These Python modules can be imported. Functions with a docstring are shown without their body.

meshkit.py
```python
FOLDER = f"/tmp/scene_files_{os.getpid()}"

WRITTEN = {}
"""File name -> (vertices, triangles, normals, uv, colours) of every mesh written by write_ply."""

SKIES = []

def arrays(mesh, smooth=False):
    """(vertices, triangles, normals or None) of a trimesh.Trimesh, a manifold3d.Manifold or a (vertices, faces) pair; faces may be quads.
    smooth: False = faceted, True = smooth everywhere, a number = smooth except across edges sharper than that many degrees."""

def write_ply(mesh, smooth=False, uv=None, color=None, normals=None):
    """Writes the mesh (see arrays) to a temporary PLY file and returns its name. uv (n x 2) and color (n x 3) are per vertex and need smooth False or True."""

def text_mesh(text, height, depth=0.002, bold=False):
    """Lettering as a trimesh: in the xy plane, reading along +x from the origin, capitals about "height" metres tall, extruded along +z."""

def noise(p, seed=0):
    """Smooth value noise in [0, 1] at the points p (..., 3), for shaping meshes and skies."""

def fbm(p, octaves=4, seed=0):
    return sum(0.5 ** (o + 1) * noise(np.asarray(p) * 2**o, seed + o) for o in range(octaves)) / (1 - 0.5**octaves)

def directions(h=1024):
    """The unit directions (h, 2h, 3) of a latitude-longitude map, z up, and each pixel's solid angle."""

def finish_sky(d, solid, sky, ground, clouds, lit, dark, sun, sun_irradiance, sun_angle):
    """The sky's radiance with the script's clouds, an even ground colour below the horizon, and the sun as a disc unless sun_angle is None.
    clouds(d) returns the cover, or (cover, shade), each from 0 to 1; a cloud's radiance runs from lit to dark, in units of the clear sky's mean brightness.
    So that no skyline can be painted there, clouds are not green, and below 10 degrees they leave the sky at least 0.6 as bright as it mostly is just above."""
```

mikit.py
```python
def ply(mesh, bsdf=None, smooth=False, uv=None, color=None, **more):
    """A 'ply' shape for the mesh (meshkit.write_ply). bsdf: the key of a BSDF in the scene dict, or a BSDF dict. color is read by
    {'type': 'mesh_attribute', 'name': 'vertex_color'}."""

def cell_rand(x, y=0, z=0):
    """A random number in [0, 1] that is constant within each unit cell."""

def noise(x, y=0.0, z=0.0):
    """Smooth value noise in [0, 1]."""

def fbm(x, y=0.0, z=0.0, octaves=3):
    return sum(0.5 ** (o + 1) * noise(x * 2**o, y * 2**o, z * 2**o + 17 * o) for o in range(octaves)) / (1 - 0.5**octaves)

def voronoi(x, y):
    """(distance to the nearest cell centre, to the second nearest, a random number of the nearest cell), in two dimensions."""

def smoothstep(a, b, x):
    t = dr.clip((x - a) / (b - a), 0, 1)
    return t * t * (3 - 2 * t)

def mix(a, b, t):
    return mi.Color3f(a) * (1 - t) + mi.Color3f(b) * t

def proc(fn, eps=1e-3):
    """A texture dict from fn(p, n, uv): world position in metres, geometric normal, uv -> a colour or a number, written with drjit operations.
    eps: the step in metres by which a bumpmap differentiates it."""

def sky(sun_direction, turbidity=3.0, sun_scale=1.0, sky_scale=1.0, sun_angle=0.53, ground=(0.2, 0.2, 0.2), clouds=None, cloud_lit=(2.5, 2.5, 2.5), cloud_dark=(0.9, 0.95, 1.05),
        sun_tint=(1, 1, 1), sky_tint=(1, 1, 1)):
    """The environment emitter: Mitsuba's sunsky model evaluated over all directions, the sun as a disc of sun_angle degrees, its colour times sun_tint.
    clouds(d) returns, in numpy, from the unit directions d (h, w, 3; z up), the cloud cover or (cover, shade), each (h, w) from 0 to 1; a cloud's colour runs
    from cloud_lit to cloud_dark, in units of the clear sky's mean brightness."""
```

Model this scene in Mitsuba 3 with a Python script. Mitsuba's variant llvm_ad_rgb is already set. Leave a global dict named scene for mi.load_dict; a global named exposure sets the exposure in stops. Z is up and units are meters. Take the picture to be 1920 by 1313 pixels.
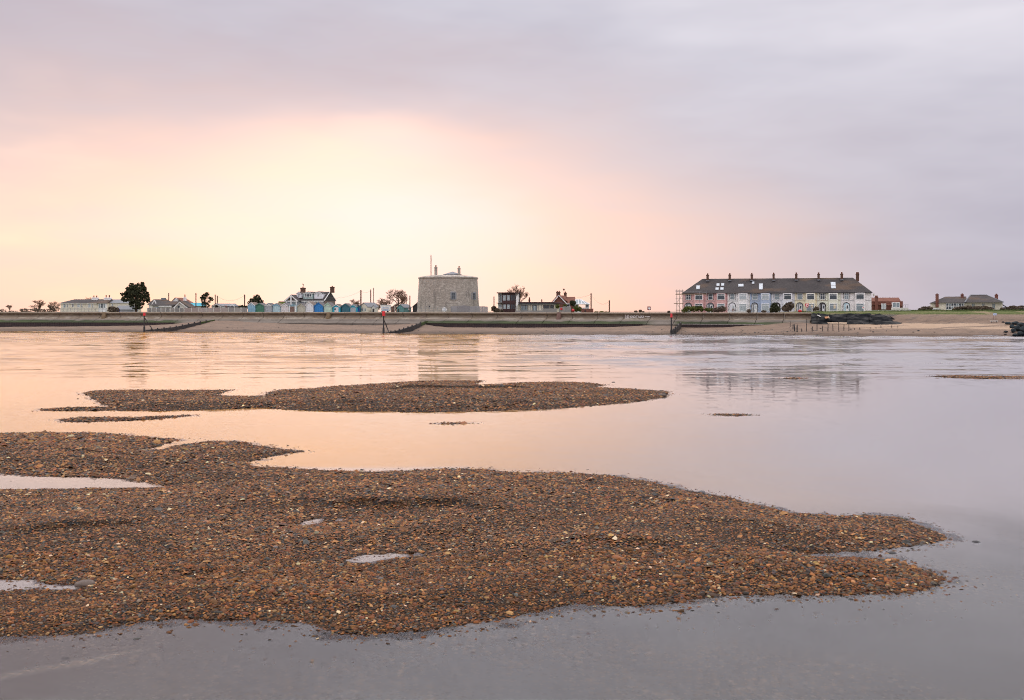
import math
import numpy as np
import trimesh
import drjit as dr
import mitsuba as mi
import mikit
import meshkit
import shapely
from shapely import Polygon, LineString
from scipy import ndimage
from mikit import proc, ply, noise, fbm, voronoi, smoothstep, mix, cell_rand

T = mi.ScalarTransform4f
scene, labels = {}, {}

# ------------------------------------------------------------------ camera, sky, exposure
F, HC, HZ = 1900.0, 5.1, 586.0       # focal length in photograph pixels, eye height above the water, row of the horizon
scene['camera'] = {
    'type': 'perspective', 'fov': 2 * math.degrees(math.atan(960 / F)), 'fov_axis': 'x',
    'to_world': T().look_at(origin=[0, 0, HC], target=[0, 10, HC], up=[0, 0, 1]),
    'principal_point_offset_x': 0.0, 'principal_point_offset_y': (656.5 - HZ) / 1313.0,
    'near_clip': 0.1, 'far_clip': 9000.0}
exposure = 5.05

# (column, row) of the photograph -> how thin the cloud is there, how dark it is
SKY = [((0, 0), 0.044, 0.98), ((480, 0), 0.011, 0.88), ((960, 0), 0.0, 0.82), ((1440, 0), 0.0, 0.75), ((1920, 0), 0.0, 0.72),
       ((0, 150), 0.057, 1.0), ((480, 150), 0.027, 0.94), ((960, 150), 0.015, 0.86), ((1440, 150), 0.002, 0.78), ((1900, 150), 0.0, 0.79),
       ((0, 250), 0.076, 1.0), ((400, 250), 0.072, 1.0), ((660, 250), 0.071, 0.88), ((960, 250), 0.05, 0.95), ((1440, 250), 0.014, 0.85),
       ((1900, 250), 0.009, 0.87), ((0, 400), 0.098, 1.0), ((400, 400), 0.053, 0.83), ((750, 430), 0.03, 0.66), ((1100, 400), 0.057, 0.96),
       ((1440, 400), 0.045, 0.94), ((1900, 400), 0.008, 0.91), ((0, 560), 0.086, 1.0), ((300, 560), 0.064, 1.0), ((700, 560), 0.034, 0.78),
       ((1000, 560), 0.055, 0.98), ((1200, 560), 0.057, 1.0), ((1440, 560), 0.036, 0.94), ((1900, 560), 0.006, 0.94), ((560, 320), 0.059, 0.85),
       ((900, 330), 0.05, 0.9), ((250, 480), 0.068, 0.97), ((550, 480), 0.038, 0.79), ((850, 500), 0.039, 0.82), ((1250, 300), 0.035, 0.9),
       ((200, 320), 0.076, 1.0), ((1650, 500), 0.018, 0.92), ((1650, 300), 0.015, 0.88), ((1250, 450), 0.047, 0.94), ((750, 120), 0.021, 0.91),
       ((250, 120), 0.033, 0.95)]


def clouds(d):
    az = np.degrees(np.arctan2(d[..., 0], d[..., 1]))
    el = np.degrees(np.arcsin(np.clip(d[..., 2], 0, 1)))
    wob = meshkit.fbm(np.stack([az / 9 + el / 14, el / 3.0 - az / 40, az * 0], -1), 4, 3) - .5
    a2, e2 = az + 5 * wob, el + 3.2 * wob * np.minimum(1, el / 5)
    back = .70 - .68 * np.clip((el - 17) / 26, 0, 1)                  # an overcast sky grows brighter upwards
    w0 = .05 * np.clip((np.abs(az) - 25) / 20, 0, 1) + .05 * np.clip((el - 16) / 8, 0, 1) + 1e-9
    tot, leak, shade = w0.copy(), w0 * 0, w0 * back
    for (px, py), lk, sh in SKY:
        x, z = (px - 960) / F, (HZ - py) / F
        pa, pe = math.degrees(math.atan(x)), math.degrees(math.atan(z / math.hypot(1, x)))
        w = np.exp(-((a2 - pa) / 5.6) ** 2 - ((e2 - pe) / 2.1) ** 2)
        tot, leak, shade = tot + w, leak + w * lk, shade + w * sh
    leak, shade = leak / tot, shade / tot
    wisp = meshkit.fbm(np.stack([az / 5 + el / 3, el / 1.1 - az / 16, az * 0 + 4], -1), 5, 8) - .5
    return 1 - np.clip(leak * (1 + .5 * wisp), 0, 1), np.clip(shade + .10 * wisp, 0, 1)


_az, _el = math.radians(-8.0), math.radians(4.0)
scene['sky'] = mikit.sky((math.sin(_az) * math.cos(_el), math.cos(_az) * math.cos(_el), math.sin(_el)), turbidity=3, sun_scale=0.0, sky_tint=(1.14, .935, 1.02),
                         ground=(.12, .11, .10), clouds=clouds, cloud_lit=(1.60, 1.53, 1.53), cloud_dark=(.40, .39, .49))


# ------------------------------------------------------------------ helpers
def W(px, py, Y):
    return (px - 960) * Y / F, Y, HC - (py - HZ) * Y / F


def G(px, py, z=0.0):
    """Where the pixel's ray meets the level z."""
    Y = (HC - z) * F / (py - HZ)
    return (px - 960) * Y / F, Y


def cat(meshes):
    vs, fs, at = [], [], 0
    for v, f in meshes:
        v, f = np.asarray(v, float), np.asarray(f, int)
        if f.shape[1] == 4:
            f = np.vstack([f[:, [0, 1, 2]], f[:, [0, 2, 3]]])
        vs.append(v)
        fs.append(f + at)
        at += len(v)
    return np.vstack(vs), np.vstack(fs)


BF = np.array([[0, 3, 2, 1], [4, 5, 6, 7], [0, 1, 5, 4], [1, 2, 6, 5], [2, 3, 7, 6], [3, 0, 4, 7]])


def bx(x0, x1, y0, y1, z0, z1):
    return np.array([[x0, y0, z0], [x1, y0, z0], [x1, y1, z0], [x0, y1, z0], [x0, y0, z1], [x1, y0, z1], [x1, y1, z1], [x0, y1, z1]], float), BF


def tube(pts, rad, n=6):
    p = np.asarray(pts, float)
    r = np.broadcast_to(np.asarray(rad, float), (len(p),))
    t = np.gradient(p, axis=0)
    t /= np.linalg.norm(t, axis=1, keepdims=True) + 1e-12
    a = np.cross(t, np.where(np.abs(t[:, 2:]) < .9, [0, 0, 1.], [1., 0, 0]))
    a /= np.linalg.norm(a, axis=1, keepdims=True) + 1e-12
    b = np.cross(t, a)
    g = np.arange(n) * 2 * np.pi / n
    v = p[:, None] + r[:, None, None] * (np.cos(g)[None, :, None] * a[:, None] + np.sin(g)[None, :, None] * b[:, None])
    i, j = np.meshgrid(np.arange(len(p) - 1), np.arange(n), indexing='ij')
    q = np.stack([i * n + j, i * n + (j + 1) % n, (i + 1) * n + (j + 1) % n, (i + 1) * n + j], -1).reshape(-1, 4)
    k = np.arange(1, n - 1)
    v = v.reshape(-1, 3)
    e = len(v) - n
    return v, np.vstack([q[:, [0, 1, 2]], q[:, [0, 2, 3]], np.stack([k * 0, k + 1, k], 1), np.stack([k * 0 + e, k + e, k + 1 + e], 1)])


def chull(pts):
    m = trimesh.convex.convex_hull(np.asarray(pts, float))
    return np.array(m.vertices), np.array(m.faces)


def extr(poly, y0, y1):
    """A polygon in (x, z), extruded along y."""
    if not isinstance(poly, shapely.Geometry):
        poly = Polygon(poly)
    m = trimesh.creation.extrude_polygon(poly, y1 - y0, engine='earcut')
    v = np.array(m.vertices)
    return np.stack([v[:, 0], y0 + v[:, 2], v[:, 1]], 1), np.array(m.faces)[:, ::-1]


def new(name, label=None, cat_=None, group=None, kind=None):
    key, k = name, 0
    while key in used:
        k += 1
        key = f'{name}_{k:03d}'
    used.add(key)
    d = {a: b for a, b in (('label', label), ('category', cat_), ('group', group), ('kind', kind)) if b}
    if d:
        labels[key] = d
    return key


used = set()


def part(parent, name, meshes, mat, label=None, kind=None, smooth=False, **kw):
    key = new(f'{parent}__{name}', label, None, None, kind)
    m = cat(meshes) if isinstance(meshes, list) else meshes
    scene[key] = ply(m, mat, smooth=smooth, **kw)
    return key


def whole(key, meshes, mat, smooth=False, **kw):
    m = cat(meshes) if isinstance(meshes, list) else meshes
    scene[key] = ply(m, mat, smooth=smooth, **kw)
    return key


def rgb(*c):
    return {'type': 'rgb', 'value': list(c)}


def mat(name, c, rough=.7, spec=.4, **kw):
    b = {'type': 'principled', 'base_color': c if isinstance(c, dict) else rgb(*c), 'roughness': rough, 'specular': spec, **kw}
    scene['mat_' + name] = {'type': 'twosided', 'b': b}
    return 'mat_' + name


def matb(name, c, height, rough=.7, spec=.4, eps=.02, **kw):
    """With a relief of its own (height in metres)."""
    b = {'type': 'principled', 'base_color': c if isinstance(c, dict) else rgb(*c), 'roughness': rough, 'specular': spec, **kw}
    scene['mat_' + name] = {'type': 'twosided', 'b': {'type': 'bumpmap', 'scale': 1.0, 'tex': proc(height, eps), 'b': b}}
    return 'mat_' + name


# ------------------------------------------------------------------ water, its bed and the shingle banks
def f_silt(p, n, uv):
    """Grey silt in the near cove, a channel bed tinted orange behind the bank to paint in sunset glow, greyer to the right; small stones lie on the silt."""
    a = fbm(p.x * .5, p.y * .5, 3.0, 3)
    deep = smoothstep(16.5, 26.0, p.y - .28 * dr.maximum(p.x, 0.0) + 3 * (a - .5))
    sand = mix((.58, .335, .105), (.41, .375, .385), smoothstep(-9.0, 15.0, p.x + 4 * (a - .5)))  # orange bed tint paints the sunset glow into the channel water
    silt = mix(mix((.132, .125, .126), (.182, .177, .182), a), (.150, .122, .108), smoothstep(-.5, -6.5, p.x + 4 * (a - .5)) * .8)
    c = mix(silt, sand, deep)
    cover = smoothstep(.36, .56, fbm(p.x * .30 + 5, p.y * .30, 1.0, 3))
    for s in (19.0, 9.0):
        q, _, r = voronoi(p.x * s, p.y * s)
        spot = smoothstep(.44, .30, q) * smoothstep(.50, .66, r) * cover * (1 - deep)
        c = mix(c, mix((.085, .075, .075), (.36, .27, .205), cell_rand(r * 911.0, r * 577.0, 4)), spot * .55)
    return c


mat('silt', proc(f_silt), .9, .2)


def f_water(p, n, uv):
    """Ripples, metres high: patches of a light breeze far out, a train of small chevron waves close by."""
    far = smoothstep(60, 120, p.y)
    patch = smoothstep(.42, .62, fbm(p.x * .012 + 3, p.y * .05, 0.0, 3))
    h = (.0006 + .0045 * smoothstep(34, 62, p.y) + .0012 * far * patch) * noise(p.x * 1.1, p.y * 3.2, 1.0) + (.0003 + .0006 * far * patch) * noise(p.x * 2.7, p.y * 7.5, 5.0)
    # the chevrons run from (-7.3, 14.1) to (-5, 15.7)
    u = (p.x + 7.3) * .83 + (p.y - 14.1) * .55
    v = -(p.x + 7.3) * .55 + (p.y - 14.1) * .83 + .05 * (noise(u * 1.7, 3.0) - .5)
    env = dr.exp(-dr.square(v / .11)) * smoothstep(3.0, 1.2, u) * (.3 + .7 * noise(u * 3.0, 9.0))
    ch = dr.sin((u + dr.abs(v) * 1.1 + .10 * noise(u * 4.0, v * 4)) * 2 * math.pi / .17)
    return h + .0055 * env * ch + .0008 * smoothstep(19, 15, p.y) * noise(p.x * 5.0, p.y * 9.0, 2.0) * noise(p.x * .4, p.y * .5, 8.0)


scene['mat_water'] = {'type': 'bumpmap', 'scale': 1.0, 'tex': proc(f_water, .03), 'b': {'type': 'dielectric', 'int_ior': 1.333, 'ext_ior': 1.0}}


def grid(xs, ys, zf):
    X, Y = np.meshgrid(xs, ys)
    Z = zf(X, Y)
    n, m = len(xs), len(ys)
    i, j = np.meshgrid(np.arange(n - 1), np.arange(m - 1))
    a = (j * n + i).ravel()
    return np.stack([X, Y, Z], -1).reshape(-1, 3), np.stack([a, a + 1, a + n + 1, a + n], 1)


def waves(X, Y):
    P = lambda sx, sy, k: np.stack([X * sx, Y * sy, X * 0 + k], -1)
    amp = 11.5 * np.clip((Y - 75) / 50, 0, 1) * np.clip((287 - np.abs(Y)) / 4, 0, 1)
    gust = .35 + .95 * np.clip((meshkit.fbm(P(.011, .055, 2), 3, 5) - .36) / .3, 0, 1)
    return amp * gust * (.034 * (meshkit.noise(P(.10, .36, 0), 1) - .5) + .020 * (meshkit.noise(P(.25, .75, 5), 2) - .5))


river = new('river', 'calm river reflecting the sunset, rippled towards the far shore', None, None, 'structure')
whole(river, [grid(np.linspace(-260, 260, 53), np.linspace(-40, 75, 24), lambda X, Y: X * 0),
              grid(np.linspace(-175, 175, 281), np.arange(75, 292.1, .42), waves)], 'mat_water', smooth=True)
bed = new('river_bed', 'grey silty bed under the shallow water', None, None, 'structure')
whole(bed, grid(np.linspace(-265, 265, 12), np.linspace(-45, 300, 12), lambda X, Y: X * 0 - .30), 'mat_silt')

BANKS = [  # (outline in the photograph, height, slope at the back, slope at the front)
    ([(-330, 815), (0, 812), (100, 811), (190, 812), (260, 818), (335, 824), (300, 834), (265, 845), (300, 846), (330, 837), (400, 827), (450, 830), (500, 838), (550, 845), (572, 847),
      (520, 853), (462, 866), (480, 875), (540, 878), (620, 882), (700, 885), (780, 883), (830, 879), (900, 880), (960, 886), (1060, 888), (1150, 893), (1220, 905), (1300, 922),
      (1370, 932), (1430, 950), (1480, 962), (1560, 967), (1640, 966), (1690, 972), (1730, 988), (1770, 1003), (1778, 1010), (1750, 1020), (1690, 1026), (1620, 1032), (1560, 1035),
      (1490, 1036), (1530, 1043), (1600, 1047), (1680, 1048), (1700, 1060), (1740, 1072), (1772, 1083), (1765, 1095), (1720, 1108), (1640, 1115), (1540, 1116), (1420, 1115),
      (1320, 1120), (1250, 1130), (1180, 1136), (1080, 1133), (1000, 1148), (930, 1162), (860, 1172), (780, 1183), (690, 1188), (620, 1184), (560, 1168), (480, 1162), (400, 1160),
      (330, 1158), (260, 1164), (180, 1178), (100, 1188), (0, 1194), (-330, 1203)], .20, .060, .16),
    ([(157, 737), (180, 732), (260, 731), (340, 732), (440, 731), (405, 740), (430, 743), (497, 742), (505, 736), (530, 731), (580, 729), (640, 724), (700, 720), (760, 716), (820, 714),
      (908, 714), (892, 719), (896, 722), (930, 721), (980, 717), (1050, 716), (1100, 718), (1138, 722), (1108, 727), (1180, 729), (1255, 734), (1240, 746), (1180, 755), (1100, 761),
      (1030, 767), (950, 769), (880, 771), (800, 772), (700, 771), (600, 770), (530, 768), (508, 764), (480, 764), (400, 768), (300, 770), (205, 769), (190, 770), (75, 770), (75, 767.5), (130, 765),
      (210, 764), (186, 753)], .38, .035, .55),
    ([(105, 787), (150, 782.5), (250, 783), (365, 778.5), (290, 786), (180, 790.5), (125, 790.5)], .05, .06, .10),
    ([(818, 794.8), (845, 792.6), (893, 793), (870, 795.2), (830, 795.6)], .03, .06, .10),
    ([(1334, 777.6), (1352, 776.4), (1385, 777), (1410, 778.7), (1380, 779.8)], .03, .06, .10),
    ([(1748, 705.5), (1790, 703.5), (1850, 705.5), (1895, 709.5), (1840, 710.5), (1780, 708)], .10, .03, .08),
    ([(1468, 709.5), (1490, 708.3), (1518, 709.3), (1490, 710.6)], .05, .03, .08),
]
POOLS = [([(-330, 888), (0, 888), (60, 893), (150, 894), (230, 898), (300, 909), (312, 914), (200, 916), (60, 918), (0, 917), (-330, 921)], .07),
         ([(546, 986), (572, 976), (607, 972), (602, 981), (570, 986)], .03), ([(624, 974), (657, 971.5), (650, 976), (630, 977.5)], .03),
         ([(638, 1051), (680, 1041), (740, 1038), (800, 1036), (792, 1044), (740, 1047), (700, 1057), (662, 1058)], .05),
         ([(-330, 1085), (0, 1085), (60, 1087), (100, 1095), (170, 1099), (140, 1106), (60, 1104), (0, 1109), (-330, 1111)], .05)]
RIDGES = [([(-60, 1014), (60, 1010), (160, 1005), (250, 994), (330, 985)], .085), ([(540, 946), (640, 951), (720, 953), (800, 955), (880, 962), (980, 974)], .09), ([(1040, 1022), (1120, 1028), (1200, 1034), (1300, 1037)], .085),
          ([(1340, 1022), (1400, 1028), (1450, 1031), (1560, 1033)], .08), ([(240, 1140), (360, 1150), (470, 1158)], .07), ([(380, 966), (460, 958), (560, 948)], .06), ([(860, 1150), (980, 1135), (1080, 1122)], .06),
          ([(180, 1088), (330, 1078), (460, 1086), (560, 1080)], .06), ([(1250, 985), (1400, 998), (1550, 1004)], .05), ([(700, 1010), (820, 1004), (960, 1012)], .05), ([(60, 850), (200, 856), (330, 866)], .05), ([(1100, 940), (1250, 950), (1380, 966)], .05),
          ([(700, 736), (800, 734), (900, 733), (1010, 734)], .09)]
RES = .10
gx, gy = np.arange(-38, 38, RES), np.arange(10.5, 90, RES)
GX, GY = np.meshgrid(gx, gy)
H = np.full(GX.shape, -.9)


def wpoly(pts):
    return Polygon([G(*p) for p in pts]).buffer(0)


def inside(pg):
    return shapely.contains_xy(pg, GX, GY)


edgew = meshkit.fbm(np.stack([GX * 1.3, GY * 1.3, GX * 0], -1), 3, 2) - .5
for pts, hm, sb, sf in BANKS:
    m = inside(wpoly(pts))
    if not m.any():
        continue
    col = m.any(0)
    ymax = np.where(col, np.where(m, GY, -1e9).max(0), -1e9)
    ymin = np.where(col, np.where(m, GY, 1e9).min(0), 1e9)
    sd = (ndimage.distance_transform_edt(m) - ndimage.distance_transform_edt(~m)) * RES
    db = ndimage.distance_transform_edt((GY <= ymax) | m) * RES
    df = ndimage.distance_transform_edt((GY >= ymin) | m) * RES
    sd = sd + .35 * edgew
    up = np.minimum(np.minimum(sb * db, sf * df), np.minimum(sd * max(sb, .06) * 2.0, hm))
    up = np.where(up > .7 * hm, .7 * hm + .3 * hm * np.tanh((up - .7 * hm) / (.3 * hm)), up)
    H = np.maximum(H, np.where(sd > 0, up, .07 * sd))
for pts, dep in POOLS:
    m = inside(wpoly(pts))
    sd = (ndimage.distance_transform_edt(~m) - ndimage.distance_transform_edt(m)) * RES + .25 * edgew
    H = np.minimum(H, np.where(sd > 0, .06 * sd + .004, np.maximum(sd * .15, -dep)))
for pts, a in RIDGES:
    ln = np.array([G(*p) for p in pts])
    fine = np.vstack([ln[i] + (ln[i + 1] - ln[i]) * np.linspace(0, 1, 40)[:, None] for i in range(len(ln) - 1)])
    yc = np.interp(GX, fine[:, 0], fine[:, 1]) + .5 * edgew
    ends = np.clip((GX - fine[0, 0]) / 2.0, 0, 1) * np.clip((fine[-1, 0] - GX) / 2.0, 0, 1)
    d = GY - yc
    H += 1.9 * a * ends * np.where(d > 0, np.exp(-(d / 2.2) ** 2), np.exp(-(d / .22) ** 2)) * (H > 0)
H += .15 * (meshkit.fbm(np.stack([GX * .32, GY * .55, GX * 0], -1), 3, 7) - .5) * np.clip(H / .10, .15, 1) + .02 * (meshkit.fbm(np.stack([GX * 2.2, GY * 2.2, GX * 0], -1), 2, 9) - .5)


def height(x, y):
    return ndimage.map_coordinates(H, [(y - gy[0]) / RES, (x - gx[0]) / RES], order=1, mode='nearest')


STONE = np.array([[.215, .082, .026], [.150, .066, .026], [.270, .125, .042], [.098, .048, .024], [.055, .056, .066], [.085, .080, .086], [.034, .030, .032], [.36, .215, .105], [.130, .044, .022], [.165, .135, .115], [.56, .47, .36], [.070, .042, .026]])
STONEW = np.array([.19, .18, .12, .15, .05, .03, .06, .05, .08, .03, .010, .05])


def f_shingle(p, n, uv):
    s = 13.0
    d1, d2, r = voronoi(p.x * s, p.y * s)
    a = mix(mix((.17, .075, .028), (.075, .040, .024), smoothstep(.2, .45, r)), mix((.06, .06, .068), (.24, .14, .07), smoothstep(.75, .9, r)), smoothstep(.55, .7, r))
    a = a * (.10 + .30 * smoothstep(.02, .3, d2 - d1))
    under = smoothstep(.014, .0, p.z + .05 * fbm(p.x * 2, p.y * 2, 0.0, 2))
    pool = smoothstep(-1.2, -1.8, p.x) * smoothstep(18.0, 18.6, p.y) * smoothstep(34.0, 33.0, p.y)          # pale bed colour paints brighter sky reflection into the still pools
    return mix(a, mix(f_silt(p, n, uv), (.50, .45, .43), pool * .85), under)


def h_shingle(p, n, uv):
    d1, d2, r = voronoi(p.x * 13.0, p.y * 13.0)
    return .018 * smoothstep(0.0, .5, d2 - d1) * (.5 + .5 * r) * smoothstep(-.03, .0, p.z)


matb('shingle', proc(f_shingle), h_shingle, .6, .12, .012)
lab, nl = ndimage.label(H > -.34)
names = ['large foreground bank of brown shingle with pools', 'long shingle island in the middle of the river']
sizes = ndimage.sum(np.ones_like(H), lab, range(1, nl + 1))
for o, k in enumerate(np.argsort(-sizes)):
    if sizes[k] < 30:
        continue
    m = lab == k + 1
    c = m[:-1, :-1] & m[1:, :-1] & m[:-1, 1:] & m[1:, 1:]
    j, i = np.nonzero(c)
    n = len(gx)
    q = np.stack([j * n + i, j * n + i + 1, (j + 1) * n + i + 1, (j + 1) * n + i], 1)
    uq, inv = np.unique(q, return_inverse=True)
    v = np.stack([GX.ravel()[uq], GY.ravel()[uq], H.ravel()[uq]], 1)
    key = new('shingle_bank', names[o] if o < 2 else 'thin low strip of shingle just breaking the water', None, None, 'structure')
    whole(key, (v, inv.reshape(q.shape)), 'mat_shingle', smooth=True)

rng = np.random.default_rng(11)


def pebbles(x, y, z, size, rng, dip=.25, fine=True):
    """Low domes (15 triangles, or 6 for the farther ones) with a colour each."""
    N = len(x)
    a = size * np.exp(rng.normal(0, .36, N))
    b = a * rng.uniform(.5, .9, N)
    h = a * rng.uniform(.26, .58, N)
    yaw = rng.uniform(0, 2 * np.pi, N)
    if fine:
        t = np.arange(5) * 2 * np.pi / 5
        ring = np.concatenate([np.stack([np.cos(t), np.sin(t), t * 0 - .25], 1), np.stack([.72 * np.cos(t + .63), .72 * np.sin(t + .63), t * 0 + .68], 1), [[0, 0, 1.]]])
        k = np.arange(5)
        k1 = (k + 1) % 5
        f = np.vstack([np.stack([k, k1, k + 5], 1), np.stack([k1, k1 + 5, k + 5], 1), np.stack([k + 5, k1 + 5, k * 0 + 10], 1)])
    else:
        t = np.arange(6) * 2 * np.pi / 6
        ring = np.concatenate([np.stack([np.cos(t), np.sin(t), t * 0 - .15], 1), [[0, 0, .95]]])
        k = np.arange(6)
        f = np.stack([k, (k + 1) % 6, k * 0 + 6], 1)
    M = len(ring)
    P = ring[None] * np.stack([a, b, h], 1)[:, None] * (1 + rng.uniform(-.18, .18, (N, M, 1)))
    tx, ty = rng.normal(0, .20, N), rng.normal(0, .20, N)
    c, s = np.cos(yaw)[:, None], np.sin(yaw)[:, None]
    X, Y = P[..., 0] * c - P[..., 1] * s, P[..., 0] * s + P[..., 1] * c
    Z = P[..., 2] + X * tx[:, None] + Y * ty[:, None] - (dip * h)[:, None]
    V = np.stack([X + x[:, None], Y + y[:, None], Z + z[:, None]], -1).reshape(-1, 3)
    Fc = (f[None] + (np.arange(N) * M)[:, None, None]).reshape(-1, 3)
    pick = rng.choice(len(STONE), N, p=STONEW / STONEW.sum())
    C = STONE[pick] * rng.uniform(.55, 1.3, (N, 1)) * np.array([1.10, 1.0, .80]) * (1 + rng.normal(0, .06, (N, 3)))
    C = C * (1 - .32 * np.clip((.05 - z) / .06, 0, 1))[:, None]            # wet stones by the water are darker
    return V, Fc, np.repeat(np.clip(C, .006, .9), M, 0)


scene['mat_pebble'] = {'type': 'twosided', 'b': {'type': 'principled', 'base_color': {'type': 'mesh_attribute', 'name': 'vertex_color'}, 'roughness': .42, 'specular': .22}}


def scatter(x0, x1, y0, y1, sp):
    nx, ny = int((x1 - x0) / sp), int((y1 - y0) / (sp * .87))
    i, j = np.meshgrid(np.arange(nx), np.arange(ny))
    x = x0 + (i + .5 * (j % 2) + rng.uniform(-.35, .35, i.shape)) * sp
    y = y0 + (j + rng.uniform(-.35, .35, i.shape)) * sp * .87
    return x.ravel(), y.ravel()


allp = []
for y0, y1, sp in ((14.5, 17.5, .050), (17.5, 21, .054), (21, 25, .062), (25, 30, .074), (30, 38, .090), (38, 48, .11), (48, 82, .130)):
    x, y = scatter(-.53 * y1 - .5, .53 * y1, y0, y1, sp)
    keep = np.abs(x) < .53 * y + .3
    x, y = x[keep], y[keep]
    h = height(x, y)
    low = rng.uniform(0, 1, len(x))
    keep = (h > -.004) | ((h > -.035) & (low < .20)) | ((h > -.07) & (low < .006)) | ((y < 20) & (h > -.10) & (low < .03))
    x, y, z = x[keep], y[keep], h[keep]
    band = meshkit.fbm(np.stack([x * .22, y * .5, x * 0], -1), 3, 13)
    s = sp * (.54 if y0 < 48 else .44) * (.62 + .85 * band)
    s = np.where(rng.uniform(0, 1, len(x)) < .012, s * 1.9, s)
    z = np.where((z < 0) & (z > -.07) & (rng.uniform(0, 1, len(x)) < .8), -.1 * s, z) + s * rng.uniform(-.35, .55, len(x)) * (z > -.004)
    allp.append((y0 < 21, x, y, z, s))
pk = new('pebbles', 'brown, orange and slate-blue pebbles covering the shingle banks', 'shingle', None, 'stuff')
ms, cs = [], []
for fine, x, y, z, s in allp:
    v, f, c = pebbles(x, y, z, s, rng, .25, fine)
    ms.append((v, f))
    cs.append(c)
whole(pk, cat(ms), 'mat_pebble', smooth=True, color=np.vstack(cs))
NPEB = sum(len(q[1]) for q in allp), sum(len(m[1]) for m in ms)
print('pebbles', NPEB)


# ------------------------------------------------------------------ the far shore: wall line, beach, land
def tab(*pts):
    a = np.array(pts, float)
    return lambda p: np.interp(p, a[:, 0], a[:, 1])


Yw = tab((-400, 314), (0, 304), (600, 292), (1000, 270), (1258, 258), (1520, 246), (1700, 241), (2300, 226))
toe_row = tab((-400, 613.5), (0, 613), (100, 612.5), (270, 610), (340, 606), (400, 602), (440, 602.5), (550, 608), (680, 609.2), (720, 609), (790, 606.5), (815, 611), (840, 613.5), (1000, 614.2), (1150, 612.7), (1215, 610),
              (1258, 611), (1278, 614), (1340, 614), (1430, 610), (1480, 607), (1520, 607.5), (1600, 608.5), (1660, 608), (1720, 605), (2300, 605))
sea_row = tab((-400, 620), (0, 620.5), (270, 622), (400, 622), (720, 625), (1000, 626.5), (1258, 627.8), (1530, 629.5), (1920, 631.5), (2300, 633))
land_z = tab((-400, 4.93), (1420, 4.93), (1500, 5.40), (1560, 5.55), (2300, 5.75))
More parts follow.
